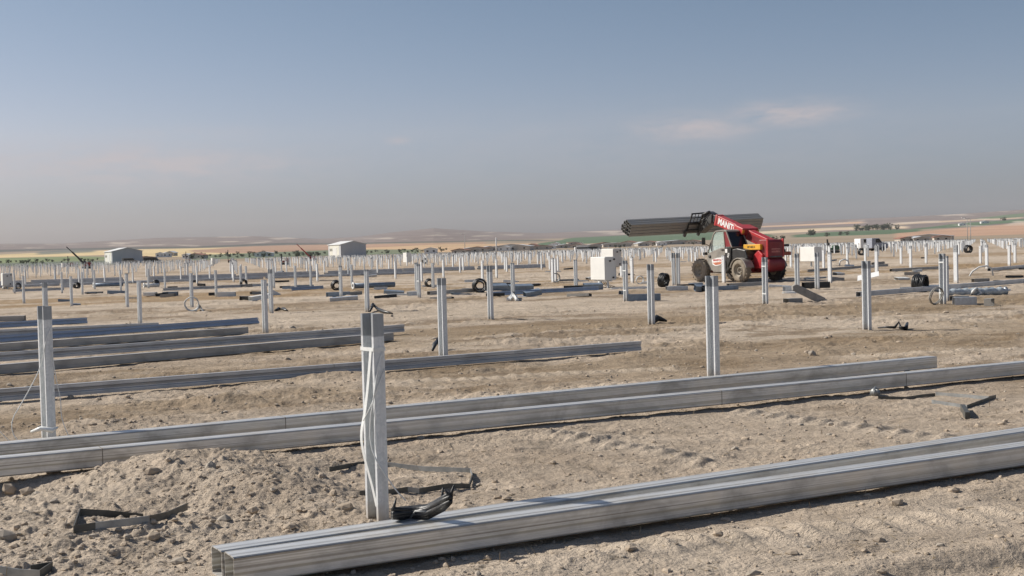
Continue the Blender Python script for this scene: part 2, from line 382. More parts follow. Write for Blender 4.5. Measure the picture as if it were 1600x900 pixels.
beam('sigma', (1262,421), (1388,412), .15, 'low grey channel on the dirt beyond the three posts right of the red telehandler', 0, 0, M_DULL)
beam('sigma', (800,454), (935,447), .15, 'blue grey channel lying left of the big white cabinet', 1, 0, M_BLUE, (), R(-15))
beam('tube', (672,455), (752,450), .15, 'grey tube behind the big black coil', 0, 0, M_DULL)
beam('sigma', (255,450), (430,442), .15, 'grey channel lying across the middle of the left posts', 0, 0, M_SIG)
beam('blue', (455,449), (505,446), .15, 'short blue channel lying between two middle posts', 0, 0, M_BLUE, (), R(-15))
beam('tube', (1140,443), (1196,440), .15, 'brown tube on the dirt under the telehandler rear wheel', 0, 0, M_DULL)
beam('sigma', (20,452), (100,449), .15, 'grey channel on the dirt by the left white cabinet', 0, 0, M_SIG)
def tube_mesh(ln, mat_, name='square_tube', seams=()):
    m = MB(); t = .006
    # hollow: outer + inner shell, front edge at y=0, body towards +y
    o = [(0,-THH),(TW,-THH),(TW,0),(0,0)]; i_ = [(t,-THH+t),(TW-t,-THH+t),(TW-t,-t),(t,-t)]
    c = .008
    oc = [(c,-THH),(TW-c,-THH),(TW,-THH+c),(TW,-c),(TW-c,0),(c,0),(0,-c),(0,-THH+c)]
    ic = [(c+t,-THH+t),(TW-c-t,-THH+t),(TW-t,-THH+c+t),(TW-t,-c-t),(TW-c-t,-t),(c+t,-t),(t,-c-t),(t,-THH+c+t)]
    nseg = max(1, int(ln/1.0)); n = 8
    vs = []; 
    for k in range(nseg+1):
        x = ln*k/nseg; vs += [(x,*p) for p in oc]
    for k in range(nseg+1):
        x = ln*k/nseg; vs += [(x,*p) for p in ic]
    off = n*(nseg+1); fs = []
    for k in range(nseg):
        for j in range(n):
            q = (j+1)%n
            fs.append((k*n+j, k*n+q, (k+1)*n+q, (k+1)*n+j)[::-1]); fs.append((off+k*n+j, off+k*n+q, off+(k+1)*n+q, off+(k+1)*n+j))
    for j in range(n):
        q = (j+1)%n; fs.append((j,q,off+q,off+j)); e = nseg*n; fs.append((e+j,off+e+j,off+e+q,e+q))
    m.add(vs, fs)
    for s_ in seams:
        e = .0015; m.prism([(-e,-THH-e),(TW+e,-THH-e),(TW+e,e),(-e,e)], s_, s_+.006, 'x', 1)
    return m
def sigma_mesh(ln, seams=()):
    m = MB(); t = .004; H = THH
    # C channel with a grooved web towards the viewer (y=0) and the flanges going back
    outl = [(.065,-.022),(.065,0),(0,0),(0,-.040),(.014,-.052),(.014,-H+.050),(0,-H+.038),(0,-H),(.065,-H),(.065,-H+.022)]
    inn = [(.065-t,-.022),(.065-t,-t),(t,-t),(t,-.040+t*.4),(.014+t,-.052),(.014+t,-H+.050),(t,-H+.038),(t,-H+t),(.065-t,-H+t),(.065-t,-H+.022)]
    n = len(outl); nseg = max(1,int(ln)); vs = []
    for k in range(nseg+1):
        x = ln*k/nseg; vs += [(x,*p) for p in outl] + [(x,*p) for p in inn]
    fs = []; w_ = 2*n
    for k in range(nseg):
        a, b = k*w_, (k+1)*w_
        for j in range(n-1):
            fs.append((a+j,a+j+1,b+j+1,b+j)); fs.append((a+n+j,b+n+j,b+n+j+1,a+n+j+1))
        fs.append((a,b,b+n,a+n)); fs.append((a+n-1,a+2*n-1,b+2*n-1,b+n-1))
    for j in range(n-1):
        fs.append((j,n+j,n+j+1,j+1)); e = nseg*w_; fs.append((e+j,e+j+1,e+n+j+1,e+n+j))
    m.add(vs, fs)
    for s_ in seams: m.prism([(-.0015,.0015),(.066,.0015),(.066,.0005),(.0005,.0005),(.0005,-.041),(-.0015,-.041)], s_, s_+.006, 'x', 1)
    return m
for (kind, a, b, zt, label, mt, seams, tilt) in BE:
    ln = (b-a).length; d = b-a
    mm = tube_mesh(ln, mt, seams=seams) if kind == 'tube' else sigma_mesh(ln, seams)
    nm = 'square_tube' if kind == 'tube' else 'channel_beam'
    o = mm.build(nm, [mt, M_SEAM], loc=a, rot=Euler((tilt, 0, math.atan2(d.y,d.x)), 'XYZ'))
    tag(o, label, 'beam', 'beams lying on the dirt')
# ------------------------------------------------------------------ ground sheet
r_in = np.linspace(0.3, 4.3, 40)
r_near = 1/np.linspace(1/4.4, 1/220.0, 860)
r_far = np.geomspace(222, 7000, 300)
rr = np.concatenate([r_in, r_near, r_far])
th_in = np.linspace(-R(25.5), R(25.5), 900)
side = R(25.5) + (np.linspace(0,1,90)[1:]**1.6)*(math.pi-R(25.5))
th = np.concatenate([-side[::-1][:-1], th_in, side])    # open at +-pi: wrapped below
th = np.concatenate([th_in, side[:-1], [math.pi], 2*math.pi-side[::-1][1:]])
nr, nth = len(rr), len(th)
RR, TT = np.meshgrid(rr, th, indexing='ij')
X = RR*np.sin(TT); Y = RR*np.cos(TT)
Z = gh(X.ravel(), Y.ravel()).reshape(X.shape)
_, EE, AZP, _ = gh_far(X, Y)
# albedo of the fields, from their measured edges
colr = np.zeros(X.shape+(3,)); uu = X*U.x+Y*U.y; vv = X*V.x+Y*V.y
def lay(mask, c):
    global colr
    colr = colr*(1-mask[...,None]) + np.array(c)*mask[...,None]
tan, lt, br, dk = (.365,.30,.232), (.46,.39,.31), (.28,.215,.15), (.235,.18,.13)
lay(np.ones(X.shape), tan)
n1 = fbm(X*.8,Y,6,4,100); n2 = fbm(uu*.35,vv,2.2,5,110); n3 = fbm(X,Y,.8,4,120); n4 = fbm(uu*.2,vv,9,4,130)
lay(.6*sst(.0,.35,n2)*sst(9,14,RR), br); lay(.55*sst(.05,.4,n1+.25*n3), lt); lay(.35*sst(.1,.5,n3), dk)
n5 = fbm(uu*.45,vv,1.1,5,160,.62); lay(.75*sst(.08,.3,n5)*sst(10,15,RR)*(1-sst(60,110,RR)), (.18,.132,.085)); lay(.55*sst(.12,.4,-n5)*sst(10,15,RR)*(1-sst(60,110,RR)), (.47,.385,.295))
n6 = fbm(X,Y,.22,4,165,.65); lay(.22*sst(.1,.4,n6)*(RR<40), (.21,.165,.12)); lay(.28*sst(.15,.4,-n6)*(RR<40), (.46,.385,.30))
# darker turned soil strips and pale driving strips between the rows
def band(v0, v1, c, k): 
    e = 1.0
    lay(k*sst(v0-e,v0+e,vv+n1*1.2)*(1-sst(v1-e,v1+e,vv+n1*1.2))*sst(-.45,.25,n2+n3*.4), c)
DB = (.215,.158,.098)
band(12.8,17.5,DB,.55); band(19.5,24,DB,.75); band(26.5,33,lt,.55); band(34,38,DB,.55); band(40,46,lt,.6); band(46,56,(.25,.17,.09),.75); band(60,74,lt,.4); band(76,92,(.24,.17,.10),.7); band(110,150,(.25,.19,.13),.6)
rmk = rough(X,Y)*(RR<30); lay(.15*rmk*sst(-.1,.4,n3), (.31,.255,.2)); lay(.4*rmk*sst(.15,.5,fbm(X,Y,.35,3,140)), (.46,.39,.31))
for (a,b) in TRACK:
    d=(b-a).normalized(); s_=(X-a.x)*d.x+(Y-a.y)*d.y; t_=-(X-a.x)*d.y+(Y-a.y)*d.x
    lay(.6*np.exp(-(t_/.2)**2)*sst(-.2,.2,s_)*(1-sst((b-a).length-.2,(b-a).length+.2,s_)), lt)
far = sst(300, 520, RR); wob = fbm(AZP/60, EE, 3, 3, 150)*1.1
lay(far, (.25,.20,.145)); E_ = EE + wob
lay(sst(13,17,E_)*far, (.165,.135,.122))
def strip(pts, c, k=1.0, e=.35):
    xs = [p[0] for p in pts]; lo = np.interp(AZP, xs, [p[1] for p in pts]); hi = np.interp(AZP, xs, [p[2] for p in pts])
    m = sst(-e,e,E_-lo)*(1-sst(-e,e,E_-hi))*sst(xs[0]-8,xs[0]+8,AZP)*(1-sst(xs[-1]-8,xs[-1]+8,AZP))*far
    lay(m*k, c)
GRN = (.08,.12,.07)
strip([(-900,-1,7),(120,-1,6),(220,0,2)], (.15,.18,.09)); strip([(-900,-6,-1),(200,-6,-1)], (.12,.14,.10))
strip([(-100,6.5,10),(100,6.5,13),(165,7,14),(250,2,14),(330,1,14),(400,4,14.5)], (.46,.36,.20))
strip([(300,8,12),(400,4.5,15),(500,5.5,16),(560,6,14),(640,4,13),(760,1,13)], (.30,.195,.135))
strip([(560,1,8),(700,-1,12),(860,1,8)], (.40,.28,.17)); strip([(300,-4,4),(420,-3,5),(540,-3,6),(660,-3,4)], (.11,.14,.09), .9)
strip([(-300,14,17),(100,15,18),(300,14.5,17),(450,16,19.5),(520,15,17),(700,14.2,15.6),(800,13,15),(880,12,12.5)], (.08,.085,.075), .9)
strip([(60,10,14),(110,11,15),(150,12,15)], (.09,.11,.10), .8)
strip([(835,5,7),(900,6,16),(1000,7,19),(1040,7,22),(1130,7,22),(1210,10,13)], GRN)
strip([(1170,14,17.5),(1300,17,21),(1420,17,20)], (.46,.36,.25)); strip([(1190,24.5,27),(1350,26,29)], (.44,.30,.20)); strip([(1180,18,20),(1420,21.5,23)], (.17,.15,.10), .7)
strip([(1240,8,12),(1300,8.5,15),(1400,9,16),(1440,12,14)], GRN)
strip([(1400,2,10),(1500,3,15),(1600,4,20),(2200,4,20)], (.35,.225,.155)); strip([(1425,14,16),(1500,16.5,22),(1600,21,26),(2200,22,28)], GRN)
strip([(1400,22,25),(1600,27,29)], (.40,.31,.22)); strip([(1530,27,29),(1600,29,34),(2200,30,38)], (.10,.14,.08), .9)
scar = sst(.25,.5,fbm(AZP/50,EE/2.5,1,4,170))*far*sst(15,18,EE); lay(.55*scar, (.44,.38,.31))
strk = fbm(AZP/90, EE, 1.3, 3, 180)*far; colr *= (1+.16*strk)[...,None]
colr = np.clip(colr, .01, .9)
me = bpy.data.meshes.new('ground'); nv = nr*nth
i = np.arange(nr-1)[:,None]*nth; j = np.arange(nth)[None,:]; jn = (j+1)%nth
quads = np.stack([i+j, i+nth+j, i+nth+jn, i+jn], -1).reshape(-1,4)
co = np.stack([X,Y,Z],-1).reshape(-1,3); co = np.vstack([co, [[0,0,float(Z[0].mean())]]])
tri = np.stack([np.full(nth,nv), np.arange(nth), (np.arange(nth)+1)%nth], -1)
me.vertices.add(nv+1); me.vertices.foreach_set('co', co.astype(np.float32).ravel())
nl = quads.size + tri.size; me.loops.add(nl); me.loops.foreach_set('vertex_index', np.concatenate([quads.ravel(), tri.ravel()]).astype(np.int32))
me.polygons.add(len(quads)+len(tri)); ls = np.concatenate([np.arange(len(quads))*4, quads.size+np.arange(len(tri))*3]).astype(np.int32)
me.polygons.foreach_set('loop_start', ls)
me.polygons.foreach_set('use_smooth', np.ones(len(ls), dtype=bool))
me.update(calc_edges=True); me.validate()
ca = me.color_attributes.new('soil', 'FLOAT_COLOR', 'POINT')
cc_ = np.ones((nv+1,4), np.float32); cc_[:nv,:3] = colr.reshape(-1,3); cc_[nv,:3] = tan; ca.data.foreach_set('color', cc_.ravel())
if me.polygons[5000].normal.z < 0: me.flip_normals()
m, t, b = newmat('dry_soil'); at = t.nodes.new('ShaderNodeAttribute'); at.attribute_name = 'soil'
c = t.nodes.new('ShaderNodeTexCoord').outputs['Object']
f1 = noise(t, c, 9, 8, .68, .2); f2 = noise(t, c, 70, 4, .7); f3 = noise(t, mapping(t, c, (1,1,1), (0,0,-UANG)), 1.3, 6, .6)
mul = mathn(t,'ADD', mathn(t,'MULTIPLY', f1, .75), mathn(t,'MULTIPLY', f2, .55)); mul = mathn(t,'ADD', mul, mathn(t,'MULTIPLY', f3, .35)); mul = mathn(t,'ADD', mul, .18)
hs = t.nodes.new('ShaderNodeVectorMath'); hs.operation = 'SCALE'; t.links.new(at.outputs['Color'], hs.inputs[0]); t.links.new(mul, hs.inputs['Scale'])
f4 = noise(t, mapping(t, c, (.6,1,1), (0,0,-UANG)), 2.6, 7, .72, .3)
mul = mathn(t,'ADD', mathn(t,'SUBTRACT', mul, .12), mathn(t,'MULTIPLY', ramp(t, f4, [(.34,(.25,)*3),(.46,(.58,)*3),(.66,(.74,)*3)]), .55)); hs.inputs['Scale'].default_value = 1; t.links.new(mul, hs.inputs['Scale'])  # shadow streaks of the churned soil put into its colour, hollows darker
vo = t.nodes.new('ShaderNodeTexVoronoi'); vo.inputs['Scale'].default_value = 26; t.links.new(c, vo.inputs['Vector'])
t.links.new(hs.outputs[0], b.inputs['Base Color']); b.inputs['Roughness'].default_value = 1; b.inputs['Specular IOR Level'].default_value = .15
hgt = mathn(t,'ADD', mathn(t,'MULTIPLY',f1,.6), mathn(t,'MULTIPLY', f2, .35)); hgt = mathn(t,'SUBTRACT', hgt, mathn(t,'MULTIPLY', vo.outputs['Distance'], .15))
bn = t.nodes.new('ShaderNodeBump'); bn.inputs['Strength'].default_value = .9; bn.inputs['Distance'].default_value = .045
t.links.new(hgt, bn.inputs['Height'])
bn2 = t.nodes.new('ShaderNodeBump'); bn2.inputs['Strength'].default_value = .75; bn2.inputs['Distance'].default_value = .16; t.links.new(f4, bn2.inputs['Height']); t.links.new(bn.outputs[0], bn2.inputs['Normal']); t.links.new(bn2.outputs[0], b.inputs['Normal'])
me.materials.append(m); go = bpy.data.objects.new('ground', me); COL.objects.link(go); tag(go, kind='structure')
# haze: one closed box of even air round everything
hz = MB().box((-7200,-7200,-25),(7200,7200,190)).build('haze', [])
hm = bpy.data.materials.new('haze_air'); hm.use_nodes = True; hn = hm.node_tree; hn.nodes.clear()
pv = hn.nodes.new('ShaderNodeVolumePrincipled'); oo = hn.nodes.new('ShaderNodeOutputMaterial'); hn.links.new(pv.outputs[0], oo.inputs['Volume'])
pv.inputs['Color'].default_value = (.96,.96,1,1); pv.inputs['Density'].default_value = 5e-5; pv.inputs['Anisotropy'].default_value = 0.0
hz.data.materials.append(hm); tag(hz, 'thin dusty air over the whole plain', kind='stuff')

# ------------------------------------------------------------------ posts
def post_mesh(flip=False, H=1.19):
    m = MB(); t = .005; x0, x1, y0, y1, lp = -.035, .035, -.075, .075, .022
    o = [(x0,y0+lp),(x0,y0),(x1,y0),(x1,y1),(x0,y1),(x0,y1-lp)]
    i_ = [(x0+t,y0+lp),(x0+t,y0+t),(x1-t,y0+t),(x1-t,y1-t),(x0+t,y1-t),(x0+t,y1-lp)]
    pts = o + i_[::-1]
    if flip: pts = [(-a,-b_) for a,b_ in pts]
    m.prism(pts, -.35, H)
    if flip:
        for zz in (H-.06, H-.16): m.box((-x1-.0015,-.02,zz-.009),(-x1+.001,.02,zz+.009),1)
    return m
def arr(l): return l
proto = {}
def post(pos, flip=False, H=1.19, yaw=0.0, lean=(0,0), **k):
    key = (flip, round(H,2))
    if key not in proto:
        o = post_mesh(flip, key[1]).build('steel_post', [M_POST, M_DARKIN]); proto[key] = o
    else:
        o = proto[key].copy(); COL.objects.link(o)
    o.location = pos; o.rotation_euler = (lean[0], lean[1], UANG+yaw); tag(o, **k); return o
NEARP = []
def post_px(x, top, base, flip=False, **k):
    """post whose foot is seen at (x, base) and head at `top` of the photo"""
    p = P(x, base); d = ray(x, top); H = CAMH + d.z*(p.y/d.y); H = min(max(H, 1.02), 1.32)
    p.z = 0; NEARP.append((p.x,p.y)); return post(p, flip, H, random.uniform(.02,.09), (random.uniform(-.004,.004), random.uniform(-.004,.004)), **k)
GP = 'driven steel posts standing in rows'
def pD(x, top, d, flip=False, H=1.19, yw=.06, **k):
    p = PD(x, d); 
    # refine the column for the level of the foot
    for _ in range(3):
        q = F*CAMH/d; p = P(x, 390 + q - .025*(x-800)); 
    p.z = 0; NEARP.append((p.x,p.y)); dd = ray(x, top); H = CAMH + dd.z*(p.y/dd.y); H = min(max(H,1.05),1.3)
    return post(p, flip, H, yw, (0,0), **k)
post1 = pD(590, 490, 7.45, yw=.12, label='nearest steel post with a white band and loose straps, beside the dark plastic bundle', cat='post', group=GP)
post2 = pD(77, 478, 10.6, yw=.19, label='steel post at the left edge with loose white cords, behind the long tubes', cat='post', group=GP)
pD(1115, 431, 14.75, label='steel post directly behind the long tube, in front of the telehandler', cat='post', group=GP)
pD(693, 434, 18.2, label='steel post just behind the lone grooved channel, right of the nearest post', cat='post', group=GP)
HAND = [(1355,408,516,'steel post standing alone on open dirt beside a white sheet, black cable at its foot'),
 (1018,413,506,'steel post with a dark cable scrap at its foot, left of the telehandler'),
 (767,415,500,'steel post on open dirt, right of the big black coil'),
 (415,437,520,'steel post at the blunt ends of the blue and brown beams'),
 (1196,402,475,'steel post in front of the telehandler counterweight, beside the propped grey slab'),
 (219,440,507,'steel post behind the long blue channel at the left'),
 (574,421,487,'slim steel post seen just above the head of the nearest post'),
 (1473,396,475,'steel post with a white band among the scrap boxes at the right'),
 (978,407,471,'slim steel post with a blue block at its foot, right of the big white cabinet'),
 (424,421,489,'steel post close behind the one at the blunt ends of the blue beam'),
 (300,427,481,'steel post with a pale cable coil at its foot'),
 (802,411,464,'steel post with a small white heap at its foot'),
 (655,412,465,'slim steel post with a white band, left of the black coil'),
 (533,415,464,'steel post with a thin white band behind the blue block'),
 (37.5,432,474,'leftmost steel post with a free foot on the brown dirt'),
 (112,432,479,'steel post on brown dirt, second free foot from the left'),
 (199,427,481,'steel post just left of the one behind the blue channel'),
 (73,441,541,'thin steel post peeping over the head of the left edge post'),
 (1246,396,455,'left one of the two blue grey posts right of the telehandler'),
 (1277,395,452,'right one of the two blue grey posts right of the telehandler'),
 (900,406,451,'steel post just left of the big white cabinet'),
 (1053,395,446,'left one of the doubled posts before the telehandler front wheel'),
 (1060,395,446,'right one of the doubled posts before the telehandler front wheel')]
for (x,tp,bs,lb) in HAND: post_px(x,tp,bs,label=lb,cat='post',group=GP)
MID = [(22,425,446),(23,440,458),(129,430,460),(189,429,454),(258,425,451),(338,422,463),(385,420,445),(428,417,450),(462,415,451),(486,415,451),(550,415,446),(651,410,456),(677,411,451),(97,432,458),(148,430,452),(232,425,450),(376,420,444),(1478,400,470)]
for (x,tp,bs) in MID: post_px(x,tp,bs,label='grey blue steel post among the scrap in the middle distance, open side to the left',cat='post',group='grey posts of the middle rows')
WH = [(164,421,443),(208,421,443),(283,418,439),(308,415,443),(365,418,440),(377,416,437),(328,418,438),(241,421,438),(86,422,443),(124,423,444),(131,420,441),(40,425,446),(496,413,440),(618,409,436),(693,406,434),(659,409,440),(754,407,439),(776,406,434),(590,410,427),(608,410,425),(719,407,426),(724,407,423),(507,412,426),(480,411,428),(431,413,431),(864,403,442),(868,404,440),(988,401,442),(971,402,433),(792,402,425),(789,403,422),(859,402,422),(872,402,424),(1131,399,442),(1025,397,410),(1081,396,409),(1087,397,416),(1297,394,442),(1287,390,420),(1324,386,414),(1370,381,431),(1423,384,419),(1447,382,412),(1494,381,442),(1542,382,420),(1577,383,415),(1586,380,411),(1408,385,413),(1532,384,412),(1352,388,411),(1236,392,418),(1172,396,414)]
for (x,tp,bs) in WH: post_px(x,tp,bs,True,label='slim white looking steel post in sunlight, closed side to the left, in the middle distance',cat='post',group='sunlit posts of the middle rows')
# regular rows beyond, thinning into the distance
cand = []
for iv in range(0, 110):
    v = 84 + iv*4.7
    for iu in range(-80, 150):
        if iv < 7 and iu % 2: continue
        u = iu*3.9 + (iv%3)*1.3 + random.uniform(-.3,.3); vj = v + random.uniform(-.25,.25)
        p = U*u + V*vj
        if p.y < 30: continue
        d = p.y; a = p.x/d
        if abs(a) > .47: continue
        lim = 330 + 230*(a+.4)/.8
        if d < 70 or d > lim: continue
        if 88 < v < 96 and a < .14: continue
        if random.random() < .06: continue
        cand.append((math.hypot(p.x,p.y), p))
cand.sort(key=lambda c_: c_[0])
nobj = 300 - len(proto)*0 - (4+len(HAND)+len(MID)+len(WH))
for k,(d,p) in enumerate(cand[:nobj]):
    p.z = 0; post(p, (k%5 in (1,3)), random.choice((1.19,1.19,1.13,1.24,1.06)), random.uniform(-.12,.12), (random.uniform(-.01,.01),random.uniform(-.01,.01)), label='small far steel post in the dense rows beyond the stacked tubes', cat='post', group='posts of the far rows')
mm = MB()
for k,(d,p) in enumerate(cand[nobj:]):
    h = random.choice((1.19,1.12,1.02,1.24)); M_ = Matrix.Translation((p.x,p.y,0)) @ Matrix.Rotation(UANG+random.uniform(-.1,.1),4,'Z')
    x0,x1,y0,y1,t_ = -.035,.035,-.075,.075,.008; s_ = -1 if k%7 in (0,2,3,5) else 1
    mm.prism([(a*s_,b_*s_) for a,b_ in [(x0,y0),(x1,y0),(x1,y1),(x0,y1),(x0,y1-t_),(x1-t_,y1-t_),(x1-t_,y0+t_),(x0,y0+t_)]], -.2, h, 'z', 0, M_)
tag(mm.build('distant_posts', [M_POST]), 'mass of tiny steel posts at the far end of the field', 'posts', kind='stuff')
print('posts', len(cand)+100)
# ------------------------------------------------------------------ stacks of tubes lying in the far rows
stub = tube_mesh(6.0, M_SIG).build('square_tube', [M_SIG]); first = [True]
def lay_tube(p, rz, label, group, blue=False):
    o = stub if first[0] else stub.copy()
    if not first[0]: COL.objects.link(o)
    first[0] = False
    o.location = p; o.rotation_euler = (0,0,rz); tag(o, label, 'beam', group); return o
for row,(v0, u0, u1) in enumerate(((91.5, -8, 46), (83, -2, 34))):
    u = u0
    while u < u1:
        for k in range(4):
            p = U*(u + random.uniform(-.25,.25)) + V*(v0 + k*.19 + (.4 if k>1 else 0)); p.z = .16
            lay_tube(p, UANG+random.uniform(-.006,.006), 'grey blue tube lying in the long far bundle rows beyond the scrap', 'tubes in the far bundle rows')
            if k in (0,2) and row == 0 and random.random()<.7:
                q = p + Vector((0,0,.14)) + V*.06; lay_tube(q, UANG, 'grey blue tube lying in the long far bundle rows beyond the scrap', 'tubes in the far bundle rows')
        u += 6.5 + random.choice((0,0,0,1.5))
# ------------------------------------------------------------------ white equipment cabinets on posts
def cabinet(px, foot, W_, Dp, Hh, leg, label, detail=True):
    p = P(px, foot); p.z = 0
    e = empty('equipment_cabinet', p, UANG, label=label, cat='cabinet', group='white cabinets in the field')
    b = MB().box((0,-Dp,leg),(.5*W_,0,leg+Hh)); b = MB().box((-.0,-Dp/2,leg),(W_,Dp/2,leg+Hh)).build('body', [M_CABW], e, .012)
    # door on the sunlit -x face
    MB().box((-.022,-Dp/2+.02,leg+.02),(-.002,Dp/2-.02,leg+Hh-.02)).build('door', [M_CABW], e, .006)
    m = MB()
    if detail:
        for yy in (-Dp*.3, Dp*.3):
            MB().box((W_*.5-.03,yy-.03,-.3),(W_*.5+.03,yy+.03,leg)).build('leg', [M_GALV], e)
        MB().box((W_*.2,-Dp*.42,leg-.05),(W_*.8,Dp*.42,leg-.003)).build('mounting_rail', [M_GALV], e)
        for xx,zz in ((W_*.45,Hh-.16),(W_*.85,Hh-.1),(W_*.75,.1)):
            k = MB(); k.lathe([(.0001,-Dp/2-.002),(.035,-Dp/2-.002),(.035,-Dp/2-.05),(.0001,-Dp/2-.05)],12,'y',0,Matrix.Translation((xx,0,leg+zz))); k.build('cable_gland', [M_BLK], e)
        c = MB()
        for q in range(3):
            c.tube([(W_*.3+q*.06,0,leg),(W_*.3+q*.09,-.05,leg*.6),(W_*.35+q*.08,-.1,.12),(W_*.5+q*.1,-.3-q*.1,.02)], .012, 6)
        c.build('cable', [M_BLK], e)
        MB().lathe([(.0001,-.02),(.11,-.02),(.09,.1),(.07,leg-.05),(.0001,leg-.05)],14,'z',0,Matrix.Translation((W_*.15,.0,0))).build('pedestal', [M_CABW], e)
    else:
        MB().box((W_*.5-.04,-.04,-.3),(W_*.5+.04,.04,leg)).build('leg', [M_GALV], e)
    return e
cabinet(935, 449, .46, 1.08, .90, .28, 'big white enamel cabinet standing left of the telehandler, its face in sunlight')
cabinet(950, 436, .45, 1.1, .85, .62, 'white cabinet half hidden behind the big one left of the telehandler')
cabinet(4, 452, .5, .95, .72, .20, 'white cabinet cut by the left picture edge')
cabinet(1262, 416, .6, 1.4, .95, .3, 'white cabinet above the two blue grey posts right of the telehandler', False)
cabinet(633, 413, .6, 1.2, 1.25, .25, 'small far white cabinet seen between the posts left of the lamp pole', False)
cabinet(331, 416, .5, 1.0, 1.1, .3, 'small far white cabinet among the left posts', False)
cabinet(97, 420, .6, 1.1, .8, .3, 'tiny far white cabinet left of the dark red machine', False)
# ------------------------------------------------------------------ white sheds
def shed(px, dist, Wd, Ln, Ev, Rg, label, ang=UANG):
    p = PD(px, dist); p.z = gz(p)
    e = empty('shed', p, ang, label=label, cat='shed', group='pale steel sheds far off')
    MB().prism([(0,-2),(Wd,-2),(Wd,Ev),(Wd/2,Rg),(0,Ev)], 0, Ln, 'y').build('wall', [M_WALLG], e)
    rf = MB(); o_ = .35
    for s_ in (0,1):
        a = (-o_,Ev-.14) if s_==0 else (Wd+o_,Ev-.14); rf.prism([(a[0],a[1]+.02),(a[0],a[1]+.17),(Wd/2,Rg+.17),(Wd/2,Rg+.02)], -o_, Ln+o_, 'y')
    rf.build('roof', [M_ROOFW], e)
    d = MB().box((-.06,Ln*.12,0),(-.02,Ln*.88,Ev-.25)).build('sunlit_side_cladding', [M_WALLW], e)  # thin panel carrying the painted sunlit wall tone
    d = MB().box((-.12,Ln*.3,0),(-.065,Ln*.62,Ev*.75)).build('door', [M_CABW], e); 
    for k in range(3): MB().box((-.1,Ln*(.66+.08*k),Ev*.5),(-.065,Ln*(.70+.08*k),Ev*.7)).build('window', [M_DGLASS], e)
    for k in range(6):
        x = Wd*(k+.5)/6; MB().box((x-.05,-.04,0),(x+.05,-.002,Ev+(Rg-Ev)*(1-abs(x/Wd-.5)*2)-.1)).build('cladding_rib', [M_WALLG], e)
    return e
shed(534, 530, 11.2, 15, 5.4, 6.7, 'white steel shed with sun and shade in its wall colours and a pale roof, in the middle of the far plain')
shed(177, 500, 11.6, 16, 4.7, 6.0, 'white steel shed with sun and shade in its wall colours, far off at the left, beside the dark red machine')
# ------------------------------------------------------------------ village strip
def house(px, dist, Wd, Ln, Ev, Rg, wall, roof, label, ang, cat='house'):
    p = PD(px, dist); p.z = gz(p)
    e = empty('village_house' if cat=='house' else 'long_barn', p, ang, label=label, cat=cat, group='village buildings on the plain')
    MB().prism([(-Wd/2,-2),(Wd/2,-2),(Wd/2,Ev),(0,Rg),(-Wd/2,Ev)], -Ln/2, Ln/2, 'y').build('wall', [wall], e)
    rf = MB()
    for s_ in (-1,1): rf.prism([(s_*(Wd/2+.4),Ev-.1),(s_*(Wd/2+.4),Ev+.15),(0,Rg+.25),(0,Rg+.02)], -Ln/2-.4, Ln/2+.4, 'y')
    rf.build('roof', [roof], e)
    for s_ in (-.25,.25): MB().box((Wd*s_-.5,-Ln/2-.03,Ev*.4),(Wd*s_+.5,-Ln/2-.002,Ev*.75)).build('window', [M_DGLASS], e)
    return e
HL = {0:'low pale walled house with a red tiled roof in the far village strip', 1:'low house with a pale metal roof in the far village strip', 2:'small white walled house in the far village strip'}
vil = [(800,820,26,10,4,6,1),(792,760,9,9,3,4.5,2),(815,760,16,9,4,5.5,1),(835,900,8,9,4,6,0),(848,820,14,8,3,4.5,0),(862,900,8,7,3,5,2),(885,950,18,8,3,4.5,1),(905,900,11,8,3,5,0),(913,690,7,5,3,4.2,2),(925,700,12,6,3,4,1),(945,980,20,8,3,5,0),(965,900,22,9,3,4.6,1),(985,950,13,8,4,6,0),(1004,900,10,7,3,4.5,1),(1018,980,12,8,3,5,0),(1060,980,34,10,3.6,5,1),(1035,900,8,7,3,4.5,2),(1085,950,12,8,3,5,0),(870,1250,9,8,4,6,2),(898,1350,16,8,4,5,0),(908,1150,6,6,4,5,2),(1436,620,9,8,2.6,3.6,1),(1455,640,24,10,3.6,5.2,1),(1472,600,8,6,3,4,0),(1505,2100,12,9,5,7,2),(1540,2300,16,9,5,7,2),(1415,620,9,6,2.6,3.6,0),(252,900,7,6,4,5.5,2),(262,900,7,6,4,5.5,2),(270,1000,8,7,4,6,1),(410,760,9,6,3,4.2,2),(418,760,9,6,3,4.2,2),(228,620,10,6,2.5,3.4,0),(295,700,5,5,3.4,4.4,2),(310,700,12,6,3,4.6,0),(735,620,10,6,3,4,1),(748,700,14,7,3,4.4,0),(765,760,12,7,3,4.4,1),(722,560,8,6,2.6,3.6,0),(675,640,7,6,3.4,4.6,2)]
for (px,ds,wd,ln,ev,rg,k) in vil:
    house(px,ds,wd*.9,ln*.8,ev*.62,rg*.62,(M_HOUSE,M_HOUSE,M_WHITE)[k],(M_HROOF,M_GROOF,M_GROOF)[k],HL[k],random.uniform(-.5,.5))
